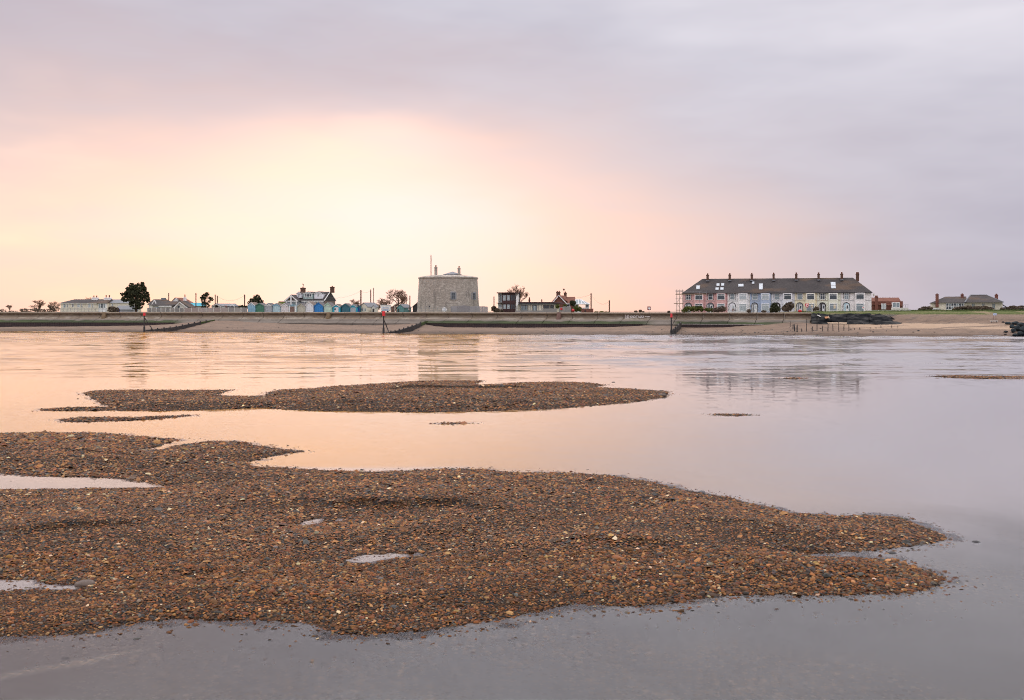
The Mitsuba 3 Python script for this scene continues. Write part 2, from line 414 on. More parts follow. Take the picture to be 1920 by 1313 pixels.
front_z = tab((-400, 4.93), (1519, 4.93), (1523, 4.75), (1560, 4.62), (2300, 4.55))


def profile(p):
    yw, yt = Yw(p), Yw(p) - 4.8
    zt = HC - (toe_row(p) - HZ) * yt / F
    ys = HC * F / (sea_row(p) - HZ)
    right = np.clip((p - 1640) / 45, 0, 1)
    prof = [(yw + .6, zt + .55 + right * (front_z(p) - zt - .55)), (yw - 2.4, zt + .25 + right * .55 * (front_z(p) - zt - .25)), (yt, zt), (yt * .7 + ys * .3, zt * .74), (yt * .45 + ys * .55, zt * .50),
            (yt * .2 + ys * .8, zt * .20 + .06), (ys + .6, .03), (ys - 4, -.35), (ys - 14, -1.0)]
    return np.array(prof)


def on_beach(px, row):
    pr = profile(px)
    rows = HZ + (HC - pr[:7, 1]) * F / pr[:7, 0]
    Y = np.interp(row, rows, pr[:7, 0])
    z = np.interp(-Y, -pr[:7, 0], pr[:7, 1])
    return (px - 960) * Y / F, Y, z


st = np.arange(-420, 2321, 6.0)
vv = []
for p in st:
    pr = profile(p)
    t = np.linspace(0, len(pr) - 1, 41)
    Yp, Zp = np.interp(t, np.arange(len(pr)), pr[:, 0]), np.interp(t, np.arange(len(pr)), pr[:, 1])
    vv.append(np.stack([(p - 960) * Yp / F, Yp, Zp], 1))
V = np.stack(vv)
fade = np.clip(np.linspace(0, 8, 41) / 1.5, 0, 1) * np.clip((7.0 - np.linspace(0, 8, 41)) / 1.5, 0, 1)
V[..., 2] += (.42 * (meshkit.fbm(V * [.16, .5, 0], 4, 21) - .5) + .10 * (meshkit.noise(V * [.9, 1.6, 0], 22) - .5)) * fade[None]


def strip(V):
    n, m = V.shape[:2]
    i, j = np.meshgrid(np.arange(n - 1), np.arange(m - 1), indexing='ij')
    a = (i * m + j).ravel()
    return V.reshape(-1, 3), np.stack([a, a + 1, a + m + 1, a + m], 1)


def f_beach(p, n, uv):
    a = fbm(p.x * .35, p.y * .8, 2.0, 4)
    s = noise(p.x * 5.0, p.y * 5.0, p.z * 5.0)
    c = mix((.135, .092, .070), (.245, .172, .130), a * .6 + s * .4)
    lump = smoothstep(.58, .72, fbm(p.x * .55 + 9, p.y * 1.6, 0.0, 4))
    c = mix(c, (.085, .070, .062), lump * .55)
    # pale sand lies on the upper beach to the right
    sand = smoothstep(72, 84, p.x) * smoothstep(1.30, 1.55, p.z + .5 * (fbm(p.x * .10, p.y * .5, 0.0, 3) - .5)) * smoothstep(2.75, 2.5, p.z)
    c = mix(c, (.36, .255, .18), sand * smoothstep(.38, .60, fbm(p.x * .07, p.y * .9, 7.0, 3) + .12))
    wrack = smoothstep(.10, .0, dr.abs(p.z - 2.55 - .3 * (fbm(p.x * .15, 3.0) - .5))) * smoothstep(80, 88, p.x) * smoothstep(.4, .6, fbm(p.x * .5, p.y, 1.0, 2))
    c = mix(c, (.06, .05, .045), wrack * .8)
    wet = smoothstep(.75, .15, p.z)
    return c * (1 - .42 * wet)


matb('beach', proc(f_beach), lambda p, n, uv: .05 * noise(p.x * 4.0, p.y * 4.0, 0.0), .75, .25, .05)
beach = new('beach', 'brown shingle beach below the sea wall on the far bank', None, None, 'structure')
whole(beach, strip(V), 'mat_beach', smooth=True)

st2 = np.concatenate([np.arange(-420, 1400, 40.0), np.arange(1400, 1600, 5.0), np.arange(1600, 2321, 20.0)])
vv = []
for p in st2:
    yw, fz, lz = Yw(p) + .55, front_z(p), land_z(p)
    row = [((p - 960) * (yw + o) / F, yw + o, z) for o, z in ((0, fz), (3, fz + .35 * (lz - fz)), (8, fz + .8 * (lz - fz)), (14, lz), (22, lz), (40, lz), (120, lz))]
    row += [((p - 960) * Yd / F, Yd, lz * .5 + 2.4) for Yd in (700., 6500.)]
    vv.append(row)
V2 = np.array(vv)
V2[..., 2] += .14 * (meshkit.fbm(V2 * [.25, .25, 0], 3, 31) - .5) * (np.clip((V2[..., 0] - 62) / 6, 0, 1) * (V2[..., 1] > 236) * np.clip((V2[..., 1] - Yw(st2)[:, None] - 1) / 4, 0, 1))


def f_grass(p, n, uv):
    a = fbm(p.x * .5, p.y * .5, 0.0, 4)
    c = mix((.050, .075, .026), (.130, .135, .055), a)
    c = mix(c, (.20, .16, .10), smoothstep(.58, .75, fbm(p.x * .23 + 7, p.y * .4, 0.0, 3)))
    return mix(c, (.22, .155, .115), smoothstep(4.72, 4.52, p.z + .3 * (a - .5)))


mat('grass', proc(f_grass), .9, .1)
land = new('grassland', 'low grassy land behind the sea wall running to the horizon', None, None, 'structure')
whole(land, strip(V2), 'mat_grass', smooth=True)
rg = np.random.default_rng(5)


def blades(n, hgt):
    p = rg.uniform(1500, 2000, n)
    o = rg.uniform(.6, 16, n)
    Yp = Yw(p) + .55 + o
    z = np.interp(o, [3, 8, 14, 22], [0, .7, 1, 1]) * (land_z(p) - front_z(p)) * .94 + front_z(p) + .05
    x = (p - 960) * Yp / F
    w, h = rg.uniform(.03, .10, n), hgt * rg.uniform(.5, 1.3, n)
    lean = rg.normal(0, .10, (n, 2))
    v = np.stack([np.stack([x - w, Yp, z - .05], 1), np.stack([x + w, Yp + rg.normal(0, .05, n), z - .05], 1), np.stack([x + lean[:, 0], Yp + lean[:, 1], z + h], 1)], 1).reshape(-1, 3)
    return v, np.arange(3 * n).reshape(-1, 3)


mat('blade', (.085, .115, .040), .8, .15)
gk = new('rough_grass', 'rough green grass along the top of the bank', 'grass', None, 'stuff')
whole(gk, blades(12000, .24), 'mat_blade')

# ------------------------------------------------------------------ plain materials
for nm, c, r_ in (('white', (.86, .85, .86), .6), ('offwhite', (.70, .68, .64), .7), ('cream', (.76, .70, .59), .75), ('yellow', (.85, .78, .60), .75), ('palegreen', (.80, .80, .69), .75), ('pinkwhite', (.84, .80, .80), .75),
                  ('pink', (.70, .43, .42), .75), ('bluewall', (.44, .52, .68), .75), ('black', (.030, .030, .034), .7), ('dark', (.060, .055, .060), .7), ('brownblack', (.070, .035, .035), .6), ('lead', (.20, .21, .235), .55),
                  ('steelgrey', (.26, .27, .29), .6), ('redpaint', (.62, .045, .055), .4), ('bluepaint', (.075, .19, .56), .5), ('teal', (.055, .16, .22), .5), ('tealhut', (.14, .30, .31), .55), ('sky', (.26, .46, .62), .5),
                  ('paleblue', (.47, .62, .70), .5), ('green', (.080, .22, .16), .5), ('huttgrey', (.42, .43, .48), .6), ('beige', (.52, .49, .42), .7), ('bright', (.045, .24, .62), .45), ('mint', (.52, .66, .56), .55),
                  ('turquoise', (.05, .38, .55), .45), ('doorbrown', (.23, .14, .12), .6), ('lilac', (.76, .76, .82), .6), ('rosewhite', (.74, .68, .70), .6), ('concrete', (.40, .37, .35), .85), ('fence', (.30, .28, .28), .85),
                  ('bluebright', (.03, .07, .42), .4), ('skin', (.50, .32, .25), .6), ('cloth', (.42, .42, .46), .9), ('hair', (.03, .02, .018), .7), ('terracotta', (.20, .082, .058), .8), ('sand', (.50, .38, .28), .9),
                  ('turqroof', (.06, .36, .48), .5), ('rusty', (.33, .16, .09), .9), ('wire', (.10, .095, .095), .6), ('pole', (.16, .09, .065), .85), ('stepstone', (.25, .18, .115), .9), ('orangerubble', (.45, .22, .12), .9)):
    mat(nm, c, r_, .3)
mat('glass', (.055, .070, .085), .12, .6)
mat('pane', (.24, .29, .32), .18, .6)
mat('panelight', (.42, .47, .50), .20, .6)
mat('skylight', (.55, .60, .66), .12, .7)
mat('warmpane', (.75, .62, .45), .3, .5)


def f_slate(p, n, uv):
    course = dr.abs(dr.sin(p.z * 14.0))
    a = fbm(p.x * .35, p.y * .35, p.z * .6, 4)
    c = mix((.040, .036, .040), (.110, .098, .097), a * .7 + .3 * noise(p.x * 3.1, p.y * 3.1, p.z * 5.0))
    c = mix(c, (.20, .12, .07), smoothstep(.52, .70, fbm(p.x * .16 + 4, p.y * .2, p.z * .5, 4)) * .4)
    return c * (.82 + .18 * course)


mat('slate', proc(f_slate), .75, .25)


def f_redtile(p, n, uv):
    return mix((.17, .075, .058), (.28, .13, .095), fbm(p.x * 1.1, p.y * 1.1, p.z * 1.7, 4)) * (.8 + .2 * dr.abs(dr.sin(p.z * 13.0)))


mat('redtile', proc(f_redtile), .8, .2)


def f_brick(p, n, uv):
    u = p.x + p.y
    row = dr.floor(p.z * 4.0)
    c = mix((.165, .065, .052), (.25, .11, .088), cell_rand(u * 2.0 + .5 * row, row, 2))
    return mix(c, (.20, .09, .07), fbm(p.x * .9, p.y * .9, p.z * .9, 3) * .6)


mat('brick', proc(f_brick), .85, .2)


def f_chim(p, n, uv):
    return mix((.075, .046, .038), (.165, .090, .066), fbm(p.x * 2.5, p.y * 2.5, p.z * 2.5, 3))


mat('chimney', proc(f_chim), .85, .2)


def f_tower(p, n, uv):
    """Old stock brick, course by course, with patches of paler render and darker weather stains."""
    ang = dr.atan2(p.x + 18.6, -(p.y - 296.0)) * 9.0
    row = dr.floor(p.z / .15)
    b = cell_rand(ang / .42 + .5 * (row - 2 * dr.floor(row / 2)), row, 3)
    a = fbm(ang * .30, p.z * .34, 2.0, 4)
    c = mix((.24, .21, .185), (.45, .405, .36), .68 * b + .32 * a)
    c = mix(c, (.56, .52, .48), smoothstep(.56, .72, fbm(ang * 1.6, p.z * 3.0, 6.0, 4)) * .55)
    c = mix(c, (.15, .135, .13), smoothstep(.56, .76, fbm(ang * .9 + 4, p.z * .30, 9.0, 4)) * .55)
    return mix(c, (.55, .48, .42), smoothstep(7.6, 5.6, p.z + 1.5 * (a - .5)) * .45)


mat('tower', proc(f_tower), .9, .15)


def f_wall(p, n, uv):
    a = fbm(p.x * .35, p.y * .35, p.z * .8, 4)
    streak = fbm(p.x * 1.6, p.y * 1.6, p.z * .22, 3)
    c = mix((.215, .165, .125), (.38, .315, .25), a * .5 + streak * .5)
    c = mix(c, (.48, .43, .37), smoothstep(.5, .68, fbm(p.x * .5 + 3, p.y * .5, p.z * 1.7, 4)) * smoothstep(4.4, 3.6, p.z) * .6)
    c = mix(c, (.15, .11, .085), smoothstep(.34, .60, streak) * smoothstep(3.95, 4.5, p.z) * smoothstep(4.86, 4.76, p.z) * .75)  # algae streaks, darkened further to paint in the shade under the overhang
    return c


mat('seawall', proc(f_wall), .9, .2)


def f_apron(p, n, uv):
    a = fbm(p.x * .4, p.y * .4, p.z * 1.1, 4)
    c = mix((.115, .097, .084), (.215, .185, .163), a)
    band = smoothstep(-115, -113, p.x) * 0 + smoothstep(-93, -99, p.x) + smoothstep(-26, -22, p.x) * smoothstep(37, 32, p.x) + smoothstep(40, 42, p.x) * smoothstep(72, 60, p.x)
    weed = band * smoothstep(2.95, 2.65, p.z + .5 * (a - .5))
    return mix(c, mix((.028, .034, .022), (.060, .080, .032), fbm(p.x * .25, p.y * .6, 3.0, 4)), weed)


mat('apron', proc(f_apron), .85, .25)


def f_wood(p, n, uv):
    return mix((.020, .020, .024), (.060, .052, .050), fbm(p.x * 3.0, p.y * 3.0, p.z * 6.0, 3))


mat('wetwood', proc(f_wood), .6, .4)
mat('weedwood', proc(lambda p, n, uv: mix((.030, .040, .024), (.085, .125, .035), fbm(p.x * 1.2, p.y * 1.2, p.z * 3.0, 3))), .8, .2)
mat('weedstone', (.085, .085, .060), .9, .2)
mat('piles', proc(lambda p, n, uv: mix((.022, .020, .026), (.085, .055, .055), fbm(p.x * .8, p.y * .8, p.z * 2.0, 4))), .7, .3)


def f_rock(p, n, uv):
    return mix((.004, .005, .008), (.080, .078, .076), smoothstep(.35, .85, fbm(p.x * .5, p.y * .9, p.z * 1.6, 4)))


mat('rubble', proc(f_rock), .8, .15)
mat('boulder', proc(lambda p, n, uv: mix((.007, .011, .014), (.045, .057, .066), fbm(p.x * 1.1, p.y * 1.1, p.z * 1.4, 4))), .8, .12)


def f_leaf(p, n, uv):
    return mix((.020, .026, .016), (.070, .072, .036), fbm(p.x * .9, p.y * .9, p.z * .9, 3))


mat('leaf', proc(f_leaf), .8, .2)
mat('leafgreen', proc(lambda p, n, uv: mix((.045, .060, .016), (.15, .16, .040), fbm(p.x * .8, p.y * .8, p.z * .8, 3))), .8, .2)
mat('leafbrown', proc(lambda p, n, uv: mix((.075, .055, .045), (.19, .145, .105), fbm(p.x * .8, p.y * .8, p.z * .8, 3))), .85, .2)
mat('bark', (.085, .060, .048), .9, .1)
mat('twig', (.17, .10, .070), .9, .1)


# ------------------------------------------------------------------ a builder that takes photograph columns and rows on a plane at a given distance
class Bd:
    def __init__(s, key, Y, rot=0.0, px0=None):
        s.k, s.Y, s.m = key, Y, Y / F
        s.c, s.s = math.cos(math.radians(rot)), math.sin(math.radians(rot))
        s.x0 = ((px0 or 960) - 960) * s.m

    def u(s, px):
        t = (np.asarray(px, float) - 960) / F
        return (t * s.Y - s.x0) / (s.c + s.s * t)

    def w(s, v):
        v = np.asarray(v, float)
        return np.stack([s.x0 + v[:, 0] * s.c + v[:, 1] * s.s, s.Y - v[:, 0] * s.s + v[:, 1] * s.c, v[:, 2]], 1)

    def z(s, row):
        return HC - (np.asarray(row, float) - HZ) * s.m

    def box(s, p0, p1, r0, r1, d0, d1):
        v, f = bx(float(s.u(p0)), float(s.u(p1)), d0, d1, float(s.z(r1)), float(s.z(r0)))
        return s.w(v), f

    def hull(s, pts):
        v, f = chull([(float(s.u(p)), d, float(s.z(r))) for p, r, d in pts])
        return s.w(v), f

    def prism(s, pts, d0, d1):
        v, f = extr([(float(s.u(p)), float(s.z(r))) for p, r in pts], d0, d1)
        return s.w(v), f

    def bar(s, a, b, r, n=5):
        return tube(s.w([(float(s.u(p)), d, float(s.z(q))) for p, q, d in (a, b)]), r, n)

    def add(s, name, meshes, mt, parent=None, label=None, kind=None, smooth=False):
        return part(parent or s.k, name, meshes, 'mat_' + mt, label, kind, smooth)

    def gable(s, p0, p1, rt, re, rb, d0, d1):
        """A front gable: pentagon from the base row rb, eaves row re, top row rt."""
        return s.prism([(p0, rb), (p1, rb), (p1, re), ((p0 + p1) / 2, rt), (p0, re)], d0, d1)

    def slope(s, a, b, d0, d1, th=.9):
        """A roof slab running back from d0 to d1, its front edge from a to b (column, row), th rows thick."""
        return s.prism([a, b, (b[0], b[1] - th), (a[0], a[1] - th)], d0, d1)

    def win(s, p0, p1, r0, r1, d=0.0, frame='white', pane='glass', mull=0, tr=0, fw=.7, name='window', parent=None, label=None):
        ms = [s.box(p0, p1, r0, r0 + fw, d - .09, d), s.box(p0, p1, r1 - fw, r1, d - .09, d), s.box(p0, p0 + fw, r0 + fw, r1 - fw, d - .088, d), s.box(p1 - fw, p1, r0 + fw, r1 - fw, d - .088, d)]
        for k in range(mull):
            q = p0 + (p1 - p0) * (k + 1) / (mull + 1)
            ms.append(s.box(q - fw * .4, q + fw * .4, r0 + fw, r1 - fw, d - .085, d))
        if tr:
            q = r0 + (r1 - r0) * tr
            ms.append(s.box(p0 + fw, p1 - fw, q - fw * .35, q + fw * .35, d - .082, d))
        k = s.add(name, ms, frame, parent, label)
        s.add('pane', [s.box(p0 + fw * .5, p1 - fw * .5, r0 + fw * .5, r1 - fw * .5, d - .04, d - .005)], pane, k if parent is None else parent)
        return k

    def chimney(s, p0, p1, rt, rb, d0, d1, mt='chimney', pots=1, parent=None, potrows=3.0, cap=True, base=None):
        ms = [s.box(p0, p1, rt, rb, d0, d1)]
        if cap:
            ms.append(s.box(p0 - .5, p1 + .5, rt + .6, rt + 1.9, d0 - .08, d1 + .08))
        k = s.add('chimney', ms, mt, parent)
        if base:
            s.add('flashing', [s.box(p0 - .9, p1 + .9, rb - 2.0, rb, d0 - .10, d1 - .2)], base, k if parent is None else parent)
        for i in range(pots):
            q = p0 + (p1 - p0) * (i + .5) / pots
            c = (d0 + d1) / 2
            s.add('pot', [s.bar((q, rt + .2, c), (q, rt - potrows, c), .19, 7)], 'terracotta', k if parent is None else parent)
        return k


# ------------------------------------------------------------------ sea wall
wall = new('sea_wall', 'long curved concrete sea wall with 10 KNOT MAX painted on it', 'sea wall')
joints = [-119 + 38.3 * i for i in range(21)] + [676, 714.6, 756, 799, 841, 885.5, 931.5, 978, 1025.6, 1073, 1120.6, 1169, 1219, 1268, 1318, 1368, 1419, 1470, 1521.5]
joints = sorted(set(j for j in joints if j < 660) | set(j for j in joints if j >= 676))
crest = tab((-400, .16), (700, .12), (900, .05), (1100, 0), (1530, 0))
SEC = np.array([(.85, 5.1), (-.40, 5.1), (-.56, 5.03), (-.60, 4.95), (-.60, 4.76), (-.50, 4.66), (.0, 4.56), (.28, 4.34), (.33, 4.12), (.22, 3.88), (-.08, 3.58), (-.48, 3.36), (-1.15, 3.20), (-1.15, 2.9), (.85, 2.9)])
APR = np.array([(-.95, 3.26), (-2.6, 3.02), (-3.0, 2.72), (-4.95, 2.12), (-4.95, 1.2), (-.95, 1.2)])
JP = np.array([((p - 960) * Yw(p) / F, Yw(p)) for p in joints])


def sect(xy, nrm, sec, dz=0.0):
    return np.stack([xy[0] - nrm[0] * sec[:, 0] * -1, xy[1] - nrm[1] * sec[:, 0] * -1, sec[:, 1] + dz], 1)


def loft(a, b):
    """Two equal section loops joined, with end caps."""
    n = len(a)
    v = np.vstack([a, b])
    i = np.arange(n)
    q = np.stack([i, (i + 1) % n, (i + 1) % n + n, i + n], 1)
    caps = trimesh.creation.triangulate_polygon(Polygon(np.stack([np.linalg.norm(a[:, :2] - a[0, :2], axis=1) * np.sign((a[:, 1] - a[0, 1]) + 1e-9), a[:, 2]], 1)), engine='earcut')[1]
    return v, np.vstack([q[:, [0, 1, 2]], q[:, [0, 2, 3]], caps, caps[:, ::-1] + n])


for i in range(len(JP) - 1):
    a, b = JP[i], JP[i + 1]
    t = (b - a) / np.linalg.norm(b - a)
    nr = np.array([-t[1], t[0]])
    a2, b2 = a + t * .085, b - t * .085
    wig = [((i * 7919 + k * 104729) % 97 / 97 - .5) for k in range(2)]
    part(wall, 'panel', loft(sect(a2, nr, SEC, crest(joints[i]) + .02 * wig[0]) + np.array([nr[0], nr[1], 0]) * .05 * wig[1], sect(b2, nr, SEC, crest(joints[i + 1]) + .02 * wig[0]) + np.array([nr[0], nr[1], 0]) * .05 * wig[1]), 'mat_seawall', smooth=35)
    part(wall, 'apron_slab', loft(sect(a2, nr, APR), sect(b2, nr, APR)), 'mat_apron')


def frame_at(px):
    i = int(np.clip(np.searchsorted(joints, px) - 1, 0, len(JP) - 2))
    t = (JP[i + 1] - JP[i]) / np.linalg.norm(JP[i + 1] - JP[i])
    x, y = (px - 960) * Yw(px) / F, Yw(px)
    return np.array([x, y]), t, np.array([-t[1], t[0]])


def along(px, us, ds, zs):
    o, t, nr = frame_at(px)
    us, ds = np.asarray(us, float), np.asarray(ds, float)
    return np.stack([o[0] + t[0] * us + nr[0] * ds, o[1] + t[1] * us + nr[1] * ds, np.asarray(zs, float)], 1)


for px, mt in ((197, 'stepstone'), (618, 'stepstone'), (1049, 'doorbrown')):
    steps = []
    for k in range(9):
        v, f = bx(-.5, .5, -.62 - .08 * (k + 1), .2, 5.15 - .22 * (k + 1), 5.15 - .22 * k - .003 * k)
        steps.append((along(px, v[:, 0], v[:, 1], v[:, 2]), f))
    part(wall, 'steps', steps, 'mat_' + mt, 'brown stained steps running down the face of the wall')


def wall_text(name, text, px, row, hgt, bold=True, width=None):
    m = meshkit.text_mesh(text, hgt, .02, bold)
    v = np.array(m.vertices)
    if width:
        v[:, 0] *= width / v[:, 0].max()
    Y = Yw(px)
    z0 = HC - (row - HZ) * Y / F
    zz = z0 + v[:, 1]
    dd = np.interp(zz, [3.5, 4.55], [-.20, -.04]) - .03 - v[:, 2]
    part(wall, name, (along(px, v[:, 0], dd, zz), np.array(m.faces)), 'mat_lettering')


mat('lettering', (.78, .73, .72), .8, .2)
wall_text('lettering', '10', 1171.5, 597.2, .93, True, 8.6 * .139)
wall_text('lettering', 'KNOT MAX', 1181.3, 596.4, .60, True, 27 * .139)
arrow = extr([(0, -.07), (1.0, -.07), (1.0, -.22), (1.28, 0), (1.0, .22), (1.0, .07), (0, .07)], 0, .02)
part(wall, 'arrow', (along(1209.5, arrow[0][:, 0], -.14 - arrow[0][:, 1], 4.02 + arrow[0][:, 2]), arrow[1]), 'mat_lettering')

# ------------------------------------------------------------------ sheet piling along the toe, groynes and their marker posts
for n_, (p0, p1, lb) in enumerate(((-300, 342, 'dark sheet piling under the green weedy ledge left of the first groyne'), (812, 1222, 'dark sheet piling under the weedy ledge below the round tower'), (1277, 1448, 'dark sheet piling with a pale capping below the terraced houses'))):
    key = new('sheet_piling', lb, 'sheet piling', None)
    ps = np.arange(p0, p1, 1.1)
    zz = []
    L, R = [], []
    for k, p in enumerate(ps):
        o, t, nr = frame_at(p)
        d = -5.15 - (.16 if k % 4 in (1, 2) else 0)
        top = 2.10 + .05 * math.sin(p * .05)
        L.append((o[0] + nr[0] * d, o[1] + nr[1] * d, top))
        R.append((o[0] + nr[0] * d, o[1] + nr[1] * d, .4))
    V_ = np.stack([np.array(R), np.array(L), np.array(L) + [0, .22, 0], np.array(R) + [0, .22, 0]], 1)
    part(key, 'pile', strip(V_), 'mat_piles', None, 'stuff')
    pc = np.arange(p0, p1 + .1, 20.0)
    caps = []
    for a, b in zip(pc[:-1], pc[1:]):
        P = [along(q, [0, 0, 0, 0], [-5.36, -5.36, -4.9, -4.9], [2.13, 2.24, 2.24, 2.13]) for q in (a, b)]
        caps.append((np.vstack(P), np.array([[0, 1, 5, 4], [1, 2, 6, 5], [2, 3, 7, 6], [3, 0, 4, 7]])))
    part(key, 'capping', caps, 'mat_weedstone' if n_ < 2 else 'mat_concrete')


def groyne(top, bot, y0, y1, posts, label, weed_from):
    key = new('timber_groyne', label, 'groyne')
    tp, bt = tab(*top), tab(*bot)
    p0, p1 = top[0][0], top[-1][0]
    pp = np.linspace(p0, p1, 9)
    yy = tab(*[(q, on_beach(q, min(bt(q), sea_row(q) - .5))[1]) for q in pp])

    def pt(p, t):
        Y = yy(p)
        return (p - 960) * Y / F, Y, HC - ((1 - t) * tp(p) + t * bt(p) - HZ) * Y / F
    seg = np.array([p0] + [q for q in posts if p0 < q < p1] + [p1])
    for a, b in zip(seg[:-1], seg[1:]):
        for k in range(4):
            t0, t1 = k / 4 + .015, (k + 1) / 4 - .015
            if k == 3:
                t1 = 1.35
            A, B, C, D = (np.array(pt(q, t)) for q, t in ((a, t0), (b, t0), (b, t1), (a, t1)))
            o = np.array([.10, -.12 - .02 * (k % 2), 0])
            v = np.array([A + o, B + o, C + o, D + o, A - o, B - o, C - o, D - o])
            part(key, 'plank', (v, np.array([[0, 1, 2, 3], [7, 6, 5, 4], [0, 4, 5, 1], [1, 5, 6, 2], [2, 6, 7, 3], [3, 7, 4, 0]])), 'mat_weedwood' if a >= weed_from and k < 3 else 'mat_wetwood')
    for q in posts:
        x, Y, z = pt(q, 0)
        part(key, 'post', tube([(x, Y - .22, z + .26), (x, Y - .22, z - 1.6)], .17, 6), 'mat_wetwood')
    return key


groyne([(272, 619.5), (300, 616.5), (330, 612.8), (355, 607.5), (375, 603.8), (403, 599.5)], [(272, 622), (320, 621.2), (345, 617), (375, 609), (403, 601.5)], 269, 288, (284, 296, 308, 319.5, 331, 342.5, 354, 365, 376, 387),
       'black timber groyne by the left marker post, green at its upper end', 375)
groyne([(721, 624.3), (745, 620), (760, 615.5), (775, 610.5), (790, 605), (806, 600.5)], [(721, 626), (752, 625.5), (776, 620), (790, 612.5), (806, 603)], 248.5, 277, (733, 741, 749, 757, 765, 773, 781, 789, 797),
       'black timber groyne climbing to the wall left of the round tower', 785)
groyne([(1260, 620), (1267, 614), (1273, 608), (1277, 604)], [(1260, 628), (1268, 625), (1274, 618), (1279, 613)], 234, 252, (1262, 1266, 1270, 1274), 'short steep black timber groyne before the row of coloured houses', 9999)


def marker(px, rt, rm, rb, w, brace, label, Y, cone=False):
    key = new('marker_post', label, 'marker post', None)
    b = Bd(key, Y)
    part(key, 'post', [b.bar((px, rm, 0), (px, rb + 2, 0), .16, 8), b.bar((px - .1, (rm + 2.4 * rb) / 3.4, 0), (px - .1, rb + 2, 0), .27, 8)], 'mat_wetwood')
    r = w * b.m / 2
    part(key, 'topmark', tube(b.w([(float(b.u(px)), 0, float(b.z(q))) for q in (rm + .6, rm + .2, rt + .4, rt)]), [r * .7, r, r * (.75 if cone else 1), r * (.3 if cone else .75)], 12), 'mat_redpaint', smooth=40)
    if brace:
        part(key, 'brace', [b.bar((brace[0], brace[1], 0), (brace[2], brace[3], 1.2), .11, 6)], 'mat_wetwood')


marker(270.5, 586.4, 592, 622, 4.6, (271, 596, 283.5, 619), 'marker post with a red can at the foot of the left groyne', 269.2)
marker(719.3, 583.6, 592.3, 625.5, 6.0, (720, 600, 727.5, 622), 'marker post with a red can standing left of the round tower', 248.4)
marker(1258.8, 588, 595, 628, 4.8, None, 'marker post with a red cone by the short steep groyne', 233.2, True)

# ------------------------------------------------------------------ old timber stumps in a line on the beach
ORD = 'first second third fourth fifth sixth seventh eighth ninth tenth eleventh twelfth thirteenth fourteenth fifteenth sixteenth seventeenth eighteenth nineteenth twentieth twenty-first'.split()
stumps = [(1482.5, 602, 613, .9), (1486.5, 608, 618, 1.5), (1490, 608, 621, 2.2), (1494.3, 609, 622, 2.4), (1503, 616, 622, 1.8), (1512.5, 598, 622, 1.3), (1522.5, 612, 622, 1.9), (1532, 598, 620, 1.4), (1542.5, 611, 621.5, 1.5), (1552, 608, 622, 1.5),
          (1562, 608, 621, 1.4), (1572.5, 602, 620.5, 1.3), (1582, 609, 619.5, 1.4), (1592, 603, 619, 1.2), (1602, 615, 618, 1.2), (1612, 614, 618, 1.5), (1632, 613.5, 615.7, 1.4), (1642, 613.5, 615.4, 1.3), (1652, 610, 615, 1.3), (1672, 610, 614.5, 1.3), (1683, 611, 613.6, 1.2)]
for i, (p, rt, rb, w) in enumerate(stumps):
    x, Y, z = on_beach(p, rb)
    zt = HC - (rt - HZ) * Y / F
    hgt = 'tall' if rb - rt > 15 else 'short' if rb - rt > 5 else 'stubby'
    k = new('timber_post', f'{hgt} dark post, {ORD[i]} from the left in the broken line on the beach', 'post', 'old timber posts on the beach')
    r = w * Y / F / 2
    dx = .10 * math.sin(i * 2.3)
    whole(k, tube([(x, Y, z - .5), (x + dx * .5, Y, (z + zt) / 2), (x + dx, Y, zt)], [r * 1.15, r, r * .75], 7), 'mat_wetwood')

# ------------------------------------------------------------------ houses of the terrace
TR, TX, TY = 14.0, 1456, 258.0
units = [(1280.5, 1322, 'pink', 'pink terraced house at the scaffolded end of the row'), (1322, 1364, 'pink', 'pink terraced house with four small roof windows, second in the row'), (1364, 1406, 'white', 'white terraced house between the pink and the blue house'),
         (1406, 1447.5, 'bluewall', 'blue terraced house in the row'), (1447.5, 1490.5, 'lilac', 'white terraced house with dark shrubs, right of the blue house'), (1490.5, 1533, 'yellow', 'pale yellow terraced house behind the red lifebuoy stand'),
         (1533, 1577, 'palegreen', 'pale green terraced house next to the yellow one'), (1577, 1634, 'pinkwhite', 'white terraced house at the far right end of the row under the hipped roof')]
GB = 588.0


def on_slope(b, p0, p1, r0, r1, e_row, e_d, r_row, r_d, lift=.10, th=.12):
    """A slab lying on a roof slope that rises from (e_row, e_d) to (r_row, r_d)."""
    pts = []
    for r in (r0, r1):
        d = e_d + (e_row - r) / (e_row - r_row) * (r_d - e_d)
        for p in (p0, p1):
            for o in (lift, lift + th):
                pts.append((p, r - o * .75 / b.m, d - o * .65))
    return b.hull(pts)


